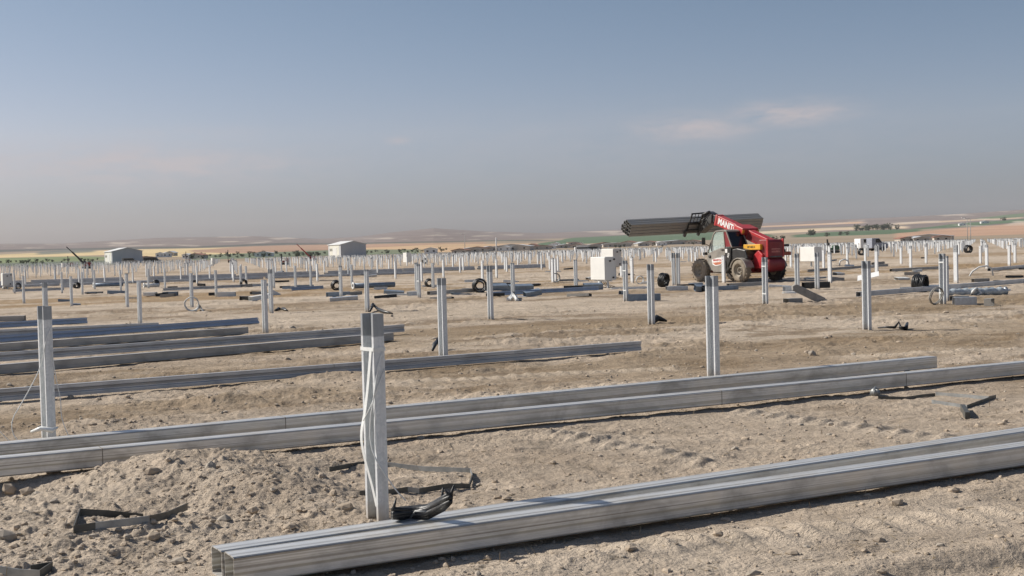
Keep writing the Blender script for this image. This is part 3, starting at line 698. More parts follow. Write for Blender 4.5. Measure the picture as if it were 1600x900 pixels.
# ------------------------------------------------------------------ trees
tprot = []
def tree_proto(seed, mleaf, tall=1.0):
    r_ = random.Random(seed); e = empty('tree', (0,0,0))
    tr = MB(); tr.tube([(0,0,-.5),(.05,0,1.0),(0,.06,2.0),(.1,0,3.2)], [.22,.17,.12,.05], 7)
    for k in range(5):
        a = r_.uniform(0,6.28); z0 = r_.uniform(.9,1.9); tr.tube([(0,0,z0),(math.cos(a)*.7,math.sin(a)*.7,z0+.7),(math.cos(a)*1.3,math.sin(a)*1.3,z0+1.1)], [.09,.05,.02], 5)
    tr.build('trunk', [M_BARK], e); cr_ = MB()
    cl = [(r_.uniform(-1.5,1.5)*(1.2-k*.04), r_.uniform(-1.5,1.5)*(1.2-k*.04), r_.uniform(.8,3.9)*tall, r_.uniform(.45,.95)) for k in range(17)]
    for (x,y,z,q) in cl:
        for n_ in range(60):
            d = Vector((r_.gauss(0,1),r_.gauss(0,1),r_.gauss(0,.8))).normalized()*q*r_.uniform(.5,1.05)
            c_ = Vector((x,y,z))+d; s_ = r_.uniform(.10,.22); a = Vector((r_.gauss(0,1),r_.gauss(0,1),r_.gauss(0,1))).normalized(); b_ = a.cross(Vector((r_.gauss(0,1),r_.gauss(0,1),.3))).normalized()
            cr_.add([c_-a*s_, c_-b_*s_*.6, c_+a*s_, c_+b_*s_*.6], [(0,1,2,3)])
    cr_.build('crown', [mleaf], e); return e
tpro = [tree_proto(3,M_LEAF), tree_proto(5,M_LEAF2,.9), tree_proto(9,M_LEAF,1.15)]; used = [False]*3
def tree(px, dist, h, label):
    k = random.randrange(3); e = tpro[k] if not used[k] else copy_tree(tpro[k]); used[k] = True
    p = PD(px, dist); p.z = gz(p) - .2; e.location = p; s_ = h/4.2; e.scale = (s_*random.uniform(.9,1.5), s_*random.uniform(.9,1.5), s_); e.rotation_euler = (0,0,random.uniform(0,6.28))
    tag(e, label, 'tree', 'trees on the far plain')
for k in range(26): tree(random.uniform(1338,1406), random.uniform(1900,2150), random.uniform(4,10), 'dark bushy tree in the grove on the hillside above the right posts')
for k in range(60): tree(random.uniform(565,700), random.uniform(700,1050), random.uniform(.9,2.0), 'low dark green tree in the belt right of the middle shed')
for k in range(75): tree(random.uniform(290,512), random.uniform(650,1100), random.uniform(1.2,2.8), 'low grey green tree in the belt between the two sheds')
for k in range(45): tree(random.uniform(-20,165), random.uniform(600,900), random.uniform(.9,2.0), 'low tree in the green belt left of the left shed')
for k in range(36): tree(random.uniform(780,1090), random.uniform(780,1050), random.uniform(1.2,2.6), 'small tree between the village houses')
for x,ds,h in ((1205,950,4),(1212,960,4),(1224,940,4.5),(1200,900,3.5),(1268,1500,8),(1272,1500,7),(1294,1300,5),(1315,1400,5),(1325,1400,5),(1569,2600,8),(1572,2600,7)): tree(x,ds,h,'lone dark tree on the fields right of the telehandler')
# ------------------------------------------------------------------ poles
def pole(px, dist, top, label, lamp=True, thick=.12, m_=M_POLE):
    p = PD(px, dist); p.z = gz(p); d = ray(px, top); h = CAMH + d.z*(p.y/d.y) - p.z
    e = empty('lamp_pole' if lamp else 'utility_pole', p, 0, label=label, cat='pole')
    MB().tube([(0,0,-1),(0,0,h*.5),(0,0,h)], [thick,thick*.8,thick*.5], 8).build('mast', [m_], e)
    if lamp:
        MB().tube([(0,0,h-.1),(-.5,0,h+.15),(-1.0,0,h+.15)], .05, 6).build('arm', [m_], e); MB().box((-1.6,-.16,h+.06),(-.8,.16,h+.26)).build('lamp_head', [M_CABW], e, .03)
    else: MB().box((-.8,-.05,h-.6),(.8,.05,h-.45)).build('crossarm', [m_], e)
pole(728, 420, 366, 'thin tall lamp pole in front of the big brown hill')
pole(777, 520, 371, 'white slender mast at the left end of the village', False, .3, M_WHITE)
pole(1518, 330, 342, 'tall thin lamp pole among the posts at the right')
pole(1513, 360, 341, 'tall thin lamp pole close beside the one at the right')
pole(952, 140, 383, 'thin pole rising behind the big white cabinet', False, .05)
# ------------------------------------------------------------------ far machines
def rig(px, dist, label, boom=False, col=M_DRED, mast=4.5, lean=0.0):
    p = PD(px, dist); p.z = 0
    e = empty('pile_driver', p, UANG+2.8, label=label, cat='machine', group='far construction machines')
    e.scale = (.62 if boom else .55,)*3
    for s_ in (-1,1):
        MB().prism([(-1.3,.15),(-1.1,0),(1.1,0),(1.3,.15),(1.3,.5),(1.1,.65),(-1.1,.65),(-1.3,.5)], s_*.9-.2, s_*.9+.2, 'y').build('track', [M_BLK], e, .03)
    MB().prism([(-1.4,.7),(1.0,.7),(1.0,1.2),(.1,1.35),(.0,1.9),(-1.0,1.9),(-1.4,1.5)], -.75, .75, 'y').build('body', [col], e, .05)
    if boom:
        c = MB().prism([(.1,1.0),(1.0,1.0),(.9,2.3),(.25,2.3)], -.7, .1, 'y').build('cab', [M_DGLASS], e, .05)
        MB().bar((.6,.2,1.5),(4.0,.2,5.0),.3,.45).bar((4.0,.2,5.0),(5.6,.2,6.6),.18,.25).build('boom', [M_BLK if col==M_DRED else col], e)
        MB().bar((.9,.2,1.2),(2.6,.2,3.3),.14).build('hydraulic_ram', [M_STEEL], e)
    else:
        MB().bar((1.2,0,.4),(1.2+lean,0,mast),.28,.34).build('mast', [M_BLK], e); MB().box((1.0,-.3,mast*.55),(1.55,.3,mast*.75)).build('hammer', [M_STEEL], e)
        MB().bar((.2,0,1.6),(1.15,0,mast*.6),.1).build('brace', [M_STEEL], e)
    return e
rig(137, 235, 'dark red machine with a raised black boom left of the left shed', True)
rig(362, 330, 'small machine with an upright black mast between the sheds', mast=6)
rig(296, 360, 'faint machine with an upright black mast right of the left shed', mast=6)
rig(112, 330, 'faint machine with an upright mast left of the dark red one', mast=5)
rig(489, 300, 'red machine just left of the middle shed', True, mat('machine_red',(.35,.04,.04),.5))
rig(1303, 175, 'dark green machine among the far right posts', False, M_GRN, 3.4, .3)
rig(448, 210, 'thin dark frame of a machine left of the middle shed', mast=3.2)
def van(px, dist, label, m_, L_=4.6, ang=0.3, nm='van'):
    p = PD(px, dist); e = empty('parked_'+nm, p, ang, label=label, cat=nm, group='vehicles parked far off')
    MB().prism([(-L_/2,.4),(L_/2,.4),(L_/2,1.05),(L_/2-.9,1.25),(L_/2-1.4,1.9),(-L_/2,1.9)], -.9, .9, 'y').build('body', [m_], e, .08)
    MB().prism([(L_/2-1.0,1.24),(L_/2-1.42,1.8),(-L_/2+.6,1.8),(-L_/2+.6,1.24)], -.91, .91, 'y').build('window', [M_DGLASS], e)
    for x in (-L_/2+.9, L_/2-.9):
        for y in (-.85,.85):
            MB().lathe([(.0001,-.11),(.34,-.11),(.34,.11),(.0001,.11)],16,'y',0,Matrix.Translation((x,y,.34))).build('wheel', [M_BLK], e)
van(1352, 205, 'white van parked beyond the right posts', M_WHITE, 2.6); van(1372, 190, 'grey van parked beyond the right posts', mat('van_grey',(.26,.28,.33),.5), 2.6, .2)
van(912, 470, 'white tank truck like van in front of the village', M_WHITE, 6, .1); van(925, 480, 'dark van parked in front of the village', M_BLK, 6, .1)
van(240, 380, 'dark van parked right of the left shed', M_BLK, 5, .1); van(205, 420, 'grey van hidden by the left shed foot', M_GREYP, 5, .1)
# ------------------------------------------------------------------ telehandler (x forward, y left, z up; origin under the rear axle)
HD = Vector((-.49,.87,0)).normalized(); TANG = math.atan2(HD.y, HD.x); TL = Vector((10.02,51.9,0))
T = empty('telehandler', TL, TANG, label='dusty red telehandler seen from behind, holding a tube bundle on its raised boom', cat='telehandler')
def wheel(x, y, steer, side):
    e = MB(); R0, Wd = .465, .34
    prof = [(.24,-Wd/2+.02),(.30,-Wd/2),(.40,-Wd/2+.015),(R0,-Wd/2+.06),(R0,Wd/2-.06),(.40,Wd/2-.015),(.30,Wd/2),(.24,Wd/2-.02)]
    e.lathe(prof, 40, 'y', 0)
    for k in range(20):
        for s_ in (-1,1):
            a = 2*math.pi*(k+(.5 if s_>0 else 0))/20; M_ = Matrix.Rotation(a,4,'Y') @ Matrix.Translation((0,0,R0-.012)) @ Matrix.Rotation(s_*.55,4,'Z')
            e.box((-.022,.0 if s_>0 else -.155,0),(.022,.155 if s_>0 else 0,.034),0,M_)
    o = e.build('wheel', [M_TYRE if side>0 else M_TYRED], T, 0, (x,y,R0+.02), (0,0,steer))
    r_ = MB(); f = side
    r_.lathe([(.0001,f*.02),(.09,f*.02),(.10,f*.09),(.13,f*.09),(.15,f*.01),(.21,f*-.01),(.235,f*.13),(.255,f*.14),(.255,-f*.14),(.0001,-f*.14)],32,'y')
    for k in range(8):
        a = k*math.pi/4; r_.lathe([(.0001,f*.09),(.014,f*.09),(.014,f*.115),(.0001,f*.115)],6,'y',0,Matrix.Translation((math.cos(a)*.115,0,math.sin(a)*.115)))
    r_.build('rim', [M_RIM], o); return o
WB = 2.6
wheel(0,.9,.0,1); wheel(0,-.9,.0,-1); wheel(WB,.9,.05,1); wheel(WB,-.9,.05,-1)
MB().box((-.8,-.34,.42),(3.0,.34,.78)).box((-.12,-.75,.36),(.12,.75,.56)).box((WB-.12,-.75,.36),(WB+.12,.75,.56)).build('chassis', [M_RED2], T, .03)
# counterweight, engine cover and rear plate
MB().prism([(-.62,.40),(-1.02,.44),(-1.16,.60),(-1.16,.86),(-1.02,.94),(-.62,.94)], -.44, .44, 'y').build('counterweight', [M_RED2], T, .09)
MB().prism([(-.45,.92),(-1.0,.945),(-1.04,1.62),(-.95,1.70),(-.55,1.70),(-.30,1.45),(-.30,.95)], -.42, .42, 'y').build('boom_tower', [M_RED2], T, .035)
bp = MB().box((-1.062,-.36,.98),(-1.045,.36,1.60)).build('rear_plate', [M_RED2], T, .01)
for s_ in (-1,1): MB().box((-1.07,s_*.40-.03,1.0),(-.98,s_*.40+.03,1.73)).build('tower_rib', [M_RED], T, .01)
MB().box((-1.085,-.30,.98),(-1.06,.30,1.04)).build('tow_bracket', [M_STEEL], T, .01)
def text(body, size, mt, parent, M_, name='lettering', bold=.012, ex=.004, sx=1.0):
    cu_ = bpy.data.curves.new(name, 'FONT'); cu_.body = body; cu_.size = size; cu_.extrude = ex; cu_.offset = bold; cu_.align_x = 'CENTER'; cu_.align_y = 'CENTER'
    to = bpy.data.objects.new(name, cu_); COL.objects.link(to); bpy.context.view_layer.update()
    me_ = bpy.data.meshes.new_from_object(to.evaluated_get(bpy.context.evaluated_depsgraph_get())); bpy.data.objects.remove(to)
    me_.transform(M_ @ Matrix.Diagonal((sx,1,1,1))); me_.materials.clear(); me_.materials.append(mt)
    o = bpy.data.objects.new(name, me_); COL.objects.link(o); o.parent = parent; return o
# text plane facing -x (rear): local text x -> -y(right reading from behind), text y -> z
MR = Matrix(((0,0,-1,-1.067),(-1,0,0,0),(0,1,0,1.26),(0,0,0,1)))
fr = MB().box((-1.068,-.22,1.18),(-1.0625,.22,1.34)).build('rear_badge', [mat('dull_badge',(.45,.16,.14),.5)], T)
MR2 = MR.copy(); MR2[0][3] = -1.071; text('MANITOU', .11, M_RED2, T, MR2, 'lettering', .003, .002)
# red pillar between wheel and tower, yellow box beam, black hood, fuel side
MB().prism([(-.35,.55),(-.75,.55),(-.85,1.1),(-.6,1.28),(-.25,1.05)], .28, .52, 'y').build('side_frame', [M_RED], T, .03)
MB().box((-.75,.40,1.30),(.28,.54,1.52)).build('yellow_beam', [M_YEL], T, .012)
text('MT 625 H', .11, M_BLK, T, Matrix(((-1,0,0,-.2),(0,0,1,.543),(0,1,0,1.41),(0,0,0,1))), 'lettering', .003, .002)
MB().box((-.95,-.62,1.18),(-.55,-.43,1.30)).build('tail_lamp', [M_BLK], T, .02)
MB().tube([(-.7,-.45,1.42),(-.7,-.75,1.45),(-.75,-.95,1.45)], .05, 10).build('exhaust_pipe', [M_BLK], T)
MB().box((-.95,-.9,1.05),(-.75,-.44,1.2)).build('tail_lamp', [mat('lamp_red',(.3,.06,.02),.4)], T, .02)
MB().prism([(-.35,.95),(.62,.86),(.62,1.34),(.3,1.38),(-.2,1.30)], -.15, .86, 'y').build('rear_hood', [M_BLK], T, .04)
MB().prism([(.25,.55),(2.2,.55),(2.2,1.15),(1.2,1.28),(.25,1.22)], -.95, -.42, 'y').build('engine_bonnet', [M_RED2], T, .06)
# fenders: curved shells over the wheels
def fender(x0, y0, y1, a0, a1, mt_):
    f = MB(); n = 14; r0, r1 = .50, .535; vs = []
    for k in range(n+1):
        a = R(a0 + (a1-a0)*k/n); c_, s_ = math.cos(a), math.sin(a)
        vs += [(x0+r0*c_,y0,.46+r0*s_),(x0+r1*c_,y0,.46+r1*s_),(x0+r1*c_,y1,.46+r1*s_),(x0+r0*c_,y1,.46+r0*s_)]
    fs = [(0,1,2,3),(n*4+3,n*4+2,n*4+1,n*4)]
    for k in range(n):
        for j in range(4): fs.append((k*4+j,(k+1)*4+j,(k+1)*4+(j+1)%4,k*4+(j+1)%4))
    f.add(vs, fs).build('fender', [mt_], T, .01)
fender(0,.66,1.08,15,165,M_GREYP); fender(0,-1.08,-.66,15,165,M_GREYP); 
# cab: body shell open above, pillars, glass, roof, seat, wheel
cy0, cy1 = .02, .88
MB().prism([(2.18,1.20),(2.22,.98),(2.02,.60),(1.80,.38),(1.05,.36),(.80,.55),(.62,.92),(.62,1.40),(1.05,1.42),(1.45,1.34),(1.9,1.22)], cy0, cy1-.02, 'y').build('cab_body', [M_BLK], T, .03)
dr = MB().prism([(2.14,1.19),(2.18,.98),(2.0,.64),(1.78,.41),(1.16,.40),(1.02,.62),(.98,1.0),(1.0,1.44),(1.25,1.42),(1.6,1.33)], cy1-.018, cy1+.035, 'y').build('door', [M_GREYP], T, .02)
MB().prism([(1.86,.92),(1.80,.72),(1.62,.66),(1.30,.70),(1.12,.84),(1.14,1.02),(1.5,1.0)], cy1+.036, cy1+.044, 'y').build('door_sticker', [M_WHITE], dr)
MB().prism([(1.80,.80),(1.62,.70),(1.30,.73),(1.16,.84),(1.5,.82)], cy1+.0445, cy1+.047, 'y').build('door_stripe', [mat('sticker_orange',(.50,.16,.08),.5)], dr)
text('MANITOU', .12, mat('sticker_red',(.5,.05,.04),.5), dr, Matrix(((-1,0,0,1.48),(0,0,1,cy1+.048),(0,1,0,.9),(0,0,0,1))), 'lettering', .003, .001)
MB().lathe([(.0001,cy1+.036),(.07,cy1+.036),(.07,cy1+.06),(.0001,cy1+.06)],16,'y',0,Matrix.Translation((1.98,0,1.06))).build('door_lock', [M_BLK], dr)
MB().bar((1.05,cy1+.06,1.34),(1.22,cy1+.06,1.32),.03).build('handle', [M_BLK], dr)
sd = MB().prism([(1.0,1.43),(.98,.92),(.86,.62),(.66,.95),(.62,1.45)], cy1-.018, cy1+.02, 'y').build('side_panel', [M_BLK], T, .015)
text('625', .13, M_WHITE, sd, Matrix(((-1,0,0,.80),(0,0,1,cy1+.024),(0,1,0,1.1),(0,0,0,1))) @ Matrix.Rotation(1.2,4,'Z'), 'lettering', .004, .001)
MB().box((.86,cy1+.021,1.20),(1.0,cy1+.026,1.36)).build('warning_sticker', [M_WHITE], sd)
fp = [((2.17,1.2),(1.74,1.98)),((1.74,1.98),(1.60,2.09)),((1.60,2.09),(1.08,2.12)),((1.08,2.12),(.92,2.08)),((.92,2.08),(.58,1.42)),((1.10,2.10),(1.02,1.42)),((1.92,1.28),(1.80,1.86))]
pf = MB()
for y in (cy0+.03, cy1):
    for k,((a,b_),(c_,d_)) in enumerate(fp):
        if k in (5,6) and y < .5: continue
        pf.bar((a,y,b_),(c_,y,d_),.05 if k!=6 else .035)
for (a,b_) in ((2.17,1.2),(1.72,2.0),(.92,2.08),(.60,1.42)): pf.bar((a,cy0,b_),(a,cy1,b_),.06)
pf.build('cab_frame', [M_GREYP], T, .008)
MB().prism([(1.66,2.05),(1.6,2.12),(1.05,2.15),(.90,2.10),(.95,2.05)], cy0, cy1+.01, 'y').build('roof', [M_GREYP], T, .02)
MB().prism([(2.14,1.22),(1.73,1.96),(1.58,2.06),(1.13,2.08),(1.05,1.44),(1.45,1.36),(1.9,1.24)], cy1-.004, cy1+.002, 'y').build('door_glass', [M_GLASS], T)
MB().prism([(2.14,1.22),(1.73,1.96),(1.58,2.06),(.95,2.06),(.62,1.44)], cy0+.02, cy0+.026, 'y').build('inner_side_glass', [M_GLASS], T)
MB().add([(2.16,cy0+.05,1.22),(2.16,cy1-.03,1.22),(1.73,cy1-.03,1.97),(1.73,cy0+.05,1.97)],[(0,1,2,3)]).build('windscreen', [M_GLASS], T)
MB().add([(.60,cy0+.04,1.44),(.60,cy1-.03,1.44),(.90,cy1-.03,2.06),(.90,cy0+.04,2.06)],[(3,2,1,0)]).build('rear_window', [M_DGLASS], T)
MB().prism([(1.0,1.44),(1.08,2.08),(.93,2.06),(.62,1.46)], cy1-.006, cy1+.004, 'y').build('quarter_panel', [M_RED2], T)
MB().box((1.0,.25,.8),(1.4,.7,1.28)).box((.92,.25,1.28),(1.05,.7,1.75)).build('seat', [M_BLK], T, .05)
st = MB(); c0 = Vector((1.62,.45,1.45)); st.tube([c0+Vector((.08*math.cos(a)*1.2,.17*math.sin(a),.13*math.cos(a))) for a in [k*math.pi/8 for k in range(16)]], .013, 6, 0, False, True); st.bar((1.62,.45,1.45),(1.75,.45,1.1),.04).build('steering_wheel', [M_BLK], T)
MB().tube([(1.75,.35,1.1),(1.78,.35,1.5),(1.72,.35,1.6)],.015,6).build('control_lever', [M_BLK], T)
mi = MB().box((2.12,1.02,1.55),(2.16,1.2,1.85)).bar((2.05,.88,1.5),(2.14,1.1,1.62),.025).build('mirror', [M_BLK], T, .01)
MB().box((2.25,.75,1.12),(2.4,.95,1.24)).build('head_lamp', [M_BLK], T, .02)
MB().prism([(1.95,.46),(2.25,.5),(2.25,.95),(2.1,1.1),(1.95,.8)], .5, .84, 'y').build('step_box', [M_GREYP], T, .02)
# boom
B0, B1 = Vector((-.72,-.2,1.44)), Vector((2.78,-.2,2.60)); bd = (B1-B0).normalized(); bn_ = Vector((-bd.z,0,bd.x)); bl = (B1-B0).length
MBm = Matrix(((bd.x,0,bn_.x,B0.x),(0,1,0,B0.y),(bd.z,0,bn_.z,B0.z),(0,0,0,1)))
bo = MB().box((0,-.17,-.21),(bl,.17,.21),0,MBm).build('boom', [M_RED], T, .02)
MB().box((bl-1.9,-.20,-.245),(bl-1.72,.20,.245),0,MBm).box((bl-.12,-.19,-.235),(bl,.19,.235),0,MBm).build('boom_collar', [M_RED], bo, .015)
cov = MB().box((bl*.42,-.42,-.02),(bl*.58,.42,.26),0,MBm).build('hose_cover', [M_RED], bo, .03)
for s_ in (-1,1): MB().box((bl*.42-.03,s_*.38-.06,.05),(bl*.42-.001,s_*.38+.06,.20),0,MBm).build('marker_lamp', [M_LAMP], cov, .01)
# lettering on the left side of the boom, reading away from the head
TM = MBm @ Matrix(((-1,0,0,bl-.98),(0,0,1,.173),(0,1,0,.0),(0,0,0,1)))
text('MANITOU', .36, M_WHITE, bo, TM, 'lettering', .014, .002, .93)
MB().box((bl*.15,.174,-.14),(bl*.40,.178,.10),0,MBm).build('model_sticker', [M_RED2], bo)
MB().tube([(.2,.02,1.2),(1.3,.02,1.75)], .06, 10).tube([(1.3,.02,1.75),(1.9,.02,2.02)], .035, 10).build('lift_cylinder', [M_STEEL], T)
MB().box((bl-.01,-.12,-.15),(bl+.35,.12,.15),0,MBm).build('inner_boom', [M_STEEL], T, .01)
# gooseneck, carriage and forks: tipped back 30 deg, and leaning 3.4 deg towards the left
O = Vector((4.15,-.05,2.14)); th_ = R(30); Fv = Vector((math.cos(th_),0,math.sin(th_))); Bv = Vector((-math.sin(th_),0,math.cos(th_)))
rl = R(-3.4); Yv = Vector((0,math.cos(rl),math.sin(rl))); CM = Matrix(((Fv.x,Yv.x,Bv.x,O.x),(Fv.y,Yv.y,Bv.y,O.y),(Fv.z,Yv.z,Bv.z,O.z),(0,0,0,1)))
MB().prism([(2.98,2.86),(3.28,2.98),(3.66,2.74),(4.02,2.22),(3.82,2.04),(3.48,2.24),(3.05,2.46)], -.36, -.02, 'y').build('gooseneck', [M_STEEL], T, .03)
MB().tube([(3.1,-.0,2.95),(3.5,.05,2.85),(3.65,.08,2.5)], .055, 8).tube([(3.05,.1,2.8),(3.2,.18,2.5),(3.5,.15,2.3),(3.4,.12,2.2)], .022, 6).tube([(3.05,.05,2.8),(3.3,.28,2.6),(3.6,.2,2.5)], .022, 6).build('hoses', [M_BLK], T)
cg = MB()
for z0,z1 in ((.02,.14),(.40,.52)): cg.box((-.09,-.58,z0),(-.02,.58,z1),0,CM)
for y in (-.58,.53): cg.box((-.08,y,.0),(-.02,y+.05,.9),0,CM)
cg.build('carriage', [M_BLK], T, .006)
br_ = MB(); br_.box((-.07,-.60,.90),(-.03,.60,.95),0,CM)
for k in range(7): br_.box((-.06,-.54+k*.18-.012,.52),(-.035,-.54+k*.18+.012,.90),0,CM)
br_.box((-.062,-.56,.70),(-.03,.56,.73),0,CM).build('load_backrest', [M_BLK], T)
for y in (-.42,.36):
    MB().box((-.018,y,-.05),(.04,y+.1,.5),0,CM).prism([(0,-.05),(1.05,-.03),(1.05,-.015),(0,0)], y, y+.1, 'y', 0, CM).build('fork', [M_STEEL], T, .004)
for y in (.62,-.12): MB().box((-.14,y-.05,-.16),(-.0,y+.05,.14),0,CM).build('fork_hook', [M_STEEL], T, .02)
# the load: each tube its own thing
TW4 = Matrix.Translation(TL) @ Matrix.Rotation(TANG,4,'Z')
rows = [(0,4),(1,4),(2,4),(3,3)]; tb = .166; q = 0; pr = None
for (rw, n_) in rows:
    for k in range(n_):
        far_k = (4-n_) if False else 0
        x = .045 + k*tb; z = .002 + rw*.146 + .14
        ys = random.uniform(-.04,.05)
        M_ = TW4 @ CM @ Matrix.Translation((x, 3.52+ys, z)) @ Matrix.Rotation(-math.pi/2, 4, 'Z')
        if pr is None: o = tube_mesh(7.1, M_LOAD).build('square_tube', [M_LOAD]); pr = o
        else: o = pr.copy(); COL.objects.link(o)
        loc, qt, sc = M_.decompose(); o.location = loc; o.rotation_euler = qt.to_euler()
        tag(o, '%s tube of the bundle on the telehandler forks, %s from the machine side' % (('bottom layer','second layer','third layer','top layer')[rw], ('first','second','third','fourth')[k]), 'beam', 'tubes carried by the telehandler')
# ------------------------------------------------------------------ scrap lying in the field
SG = 'scrap lying among the posts'
def coil(px, base, D, thick, mt, label, yaw=0.0, lean=0.1, n=5, flat=False):
    p = G(px, base); m = MB(); rr_ = D/2
    for k in range(n):
        y = (k-(n-1)/2)*thick/max(n-1,1)
        rk = rr_*random.uniform(.9,1.0); w_ = thick/n*.75
        m.tube([(rk*math.cos(a)+random.uniform(-.012,.012), y+random.uniform(-.2,.2)*w_, rk*math.sin(a)) for a in [2*math.pi*j/22 for j in range(22)]], w_, 7, 0, False, True)
    if n > 4:
        m.tube([(rr_*.6*math.cos(a), random.uniform(-.3,.3)*thick, rr_*.6*math.sin(a)) for a in [2*math.pi*j/16 for j in range(16)]], thick*.13, 6, 0, False, True)
    o = m.build('cable_coil', [mt], None, 0, (p.x,p.y,p.z+(rr_ if not flat else thick*.3)), Euler((lean if not flat else math.pi/2-.15, 0, yaw)))
    return tag(o, label, 'coil', SG)
coil(750,457,.50,.20,M_RUB,'big black coil standing upright right of the white banded post',.3)
coil(1037,446+3,.50,.22,M_RUB,'black coil standing edge on, left of the doubled posts',1.0)
coil(1438,456,.50,.30,M_RUB,'fat black ribbed coil between two pipes at the right',.9,.05,7)
coil(526,453,.42,.2,M_RUB,'black coil behind the white banded post in the centre left',.4,.2)
coil(381,448,.36,.15,M_RUB,'black coil beside the blue beam end at the centre left',.8)
coil(671,448,.36,.16,M_RUB,'black coil right behind the grey post pair left of the coil on dirt',.5)
coil(28,452,.34,.15,M_RUB,'black coil right of the left edge cabinet',.2)
coil(120,451,.34,.18,M_RUB,'black coil on edge left of the blue flanged pipe',1.1)
coil(244,447,.36,.2,M_RUB,'dark flattened coil near the white ring at the left',.5,.9)
coil(300,487,.42,.06,M_COILW,'pale cable ring leaning on a post foot at the left',.2,.15,3)
coil(868,441,.42,.08,M_FLATG,'thin grey ring behind the white post in the centre',.2,.1,3)
coil(1000,444,.34,.05,M_COILW,'thin pale ring right of the white cabinet',.3,.15,2)
coil(1463,476,.42,.05,M_CONC,'grey cable loop leaning on the post with scrap boxes',.5,.3,3)
coil(664,402+10,.7,.3,M_RUB,'tiny far black coil beyond the bundle rows',.4)
coil(1346,397+2,.7,.3,M_RUB,'tiny far black coil among the right posts',.4); coil(1513,395,.8,.4,M_RUB,'round far black coil near the far right posts',.4)
def ringflange(px, base, D, label, L_=1.6, mt=M_BLUEB, yaw=UANG):
    p = G(px, base); e = empty('flanged_pipe', (p.x,p.y,p.z), yaw, label=label, cat='pipe', group=SG)
    h = D/2
    MB().lathe([(h*.45,-.02),(h,-.02),(h,.02),(h*.45,.02)],20,'x',0,Matrix.Translation((0,0,h))).build('flange', [M_COILW], e)
    MB().lathe([(h*.45,.022),(h*.7,.022),(h*.7,L_),(h*.45,L_)],16,'x',0,Matrix.Translation((0,0,h))).build('pipe', [mt], e)
ringflange(146,450,.28,'blue pipe with a white flange at its left end, far left field')
ringflange(552,453,.32,'grey blue pipe with a white flange behind the second thin post in the centre',1.9)
ringflange(225,450,.28,'white flanged short pipe lying by the post behind the blue beam',.8,M_COILW)
def boxscrap(px, base, L_, W_, H_, mt, label, yaw=UANG, pitch=0.0, roll=0.0, nm='box_section'):
    """short hollow cut-off lying on the soil"""
    p = G(px, base); m = MB(); t = .008
    o = [(-W_/2,0),(W_/2,0),(W_/2,H_),(-W_/2,H_)]; n_ = [(-W_/2+t,t),(W_/2-t,t),(W_/2-t,H_-t),(-W_/2+t,H_-t)]
    vs = [(x,*q) for x in (0,L_) for q in o] + [(x,*q) for x in (0,L_) for q in n_]; fs = []
    for j in range(4):
        k = (j+1)%4; fs += [(j,4+j,4+k,k),(8+j,8+k,12+k,12+j),(j,k,8+k,8+j),(4+j,12+j,12+k,4+k)]
    m.add(vs, fs); o_ = m.build(nm, [mt], None, .003, (p.x,p.y,p.z-.01), Euler((roll,pitch,yaw))); return tag(o_, label, 'scrap', SG)
boxscrap(980,471,.95,.2,.19,M_BLUEB,'blue grey block lying at the foot of the slim post right of the cabinet',UANG-.35)
boxscrap(820,464,.55,.3,.16,M_BLUEB,'dark blue wedge of folded sheet right of the post with the white heap',.3,-.15,.2)
boxscrap(1490,476,.50,.26,.19,M_GALV,'open grey box section right of the white banded right post',-.1)
boxscrap(1488,470,.45,.2,.12,M_CONC,'thin grey channel piece behind the open box section',.4)
boxscrap(1540,477,.16,.30,.17,M_CONC,'small dark ended square scrap, rightmost of the scrap boxes',-.6)
boxscrap(1408,455,.80,.13,.13,M_GALV,'short dark mouthed tube left of the fat black coil',.25)
boxscrap(1450,455,1.0,.2,.2,M_GALV,'grey tube with a white mouth right of the fat black coil',.15)
boxscrap(1120,453,.8,.2,.14,M_BLUEB,'light blue channel scrap in front of the telehandler wheels',UANG-.1)
boxscrap(1085,455,.7,.25,.2,M_BLUEB,'heap of bent blue sheet left of the light blue channel scrap',.2,.1,.3)
boxscrap(1043,454,.7,.2,.14,M_GALV,'bright silver tube piece right of the black edge-on coil',.1)
boxscrap(1100,455,.35,.22,.2,M_RUB,'black mouthed short pipe before the telehandler front wheel',.6)
boxscrap(1058,448,.7,.12,.08,M_RUB,'black strip of scrap at the feet of the doubled posts',.2)
boxscrap(1162,441,1.0,.2,.16,M_CONC,'brown grey block right under the telehandler rear wheel',.1)
boxscrap(511,464,.85,.22,.17,M_BLUEB,'blue block lying left of the thin white banded centre post',UANG)
boxscrap(637,462,.45,.2,.16,M_GALV,'dark mouthed silver tube left of the slim white banded post',.4)
boxscrap(255,462,.6,.25,.16,M_BLUEB,'blue grey block lying between left posts',.0)
boxscrap(340,463,.7,.3,.18,M_CABW,'white box like scrap beside the thin left post',.1)
boxscrap(326,462,.5,.2,.14,M_RUB,'dark scrap piece left of the white box like scrap',.2)
boxscrap(226,463,.5,.3,.14,M_CABW,'white sheet scrap lying by the post behind the blue beam',-.1)
boxscrap(168,459,.9,.3,.15,M_BLUEB,'dark blue scrap piece between the left posts',.2,.05)
boxscrap(133,459,.8,.2,.1,M_CONC,'brown scrap strip between the left posts',.1)
boxscrap(98,449,.6,.2,.15,M_GALV,'grey scrap tube at the far left',.2)
boxscrap(262,450,.5,.15,.1,M_RUB,'black strip behind the left posts',.1); boxscrap(460,450,.9,.2,.16,M_BLUEB,'dark blue sheet lying between the twin grey posts',.1)
boxscrap(430,441,.8,.15,.12,M_RUB,'dark strip right of the post at the blue beam end',.1); boxscrap(437,450,.5,.15,.1,M_RUB,'black scrap left of the twin grey posts',.1)
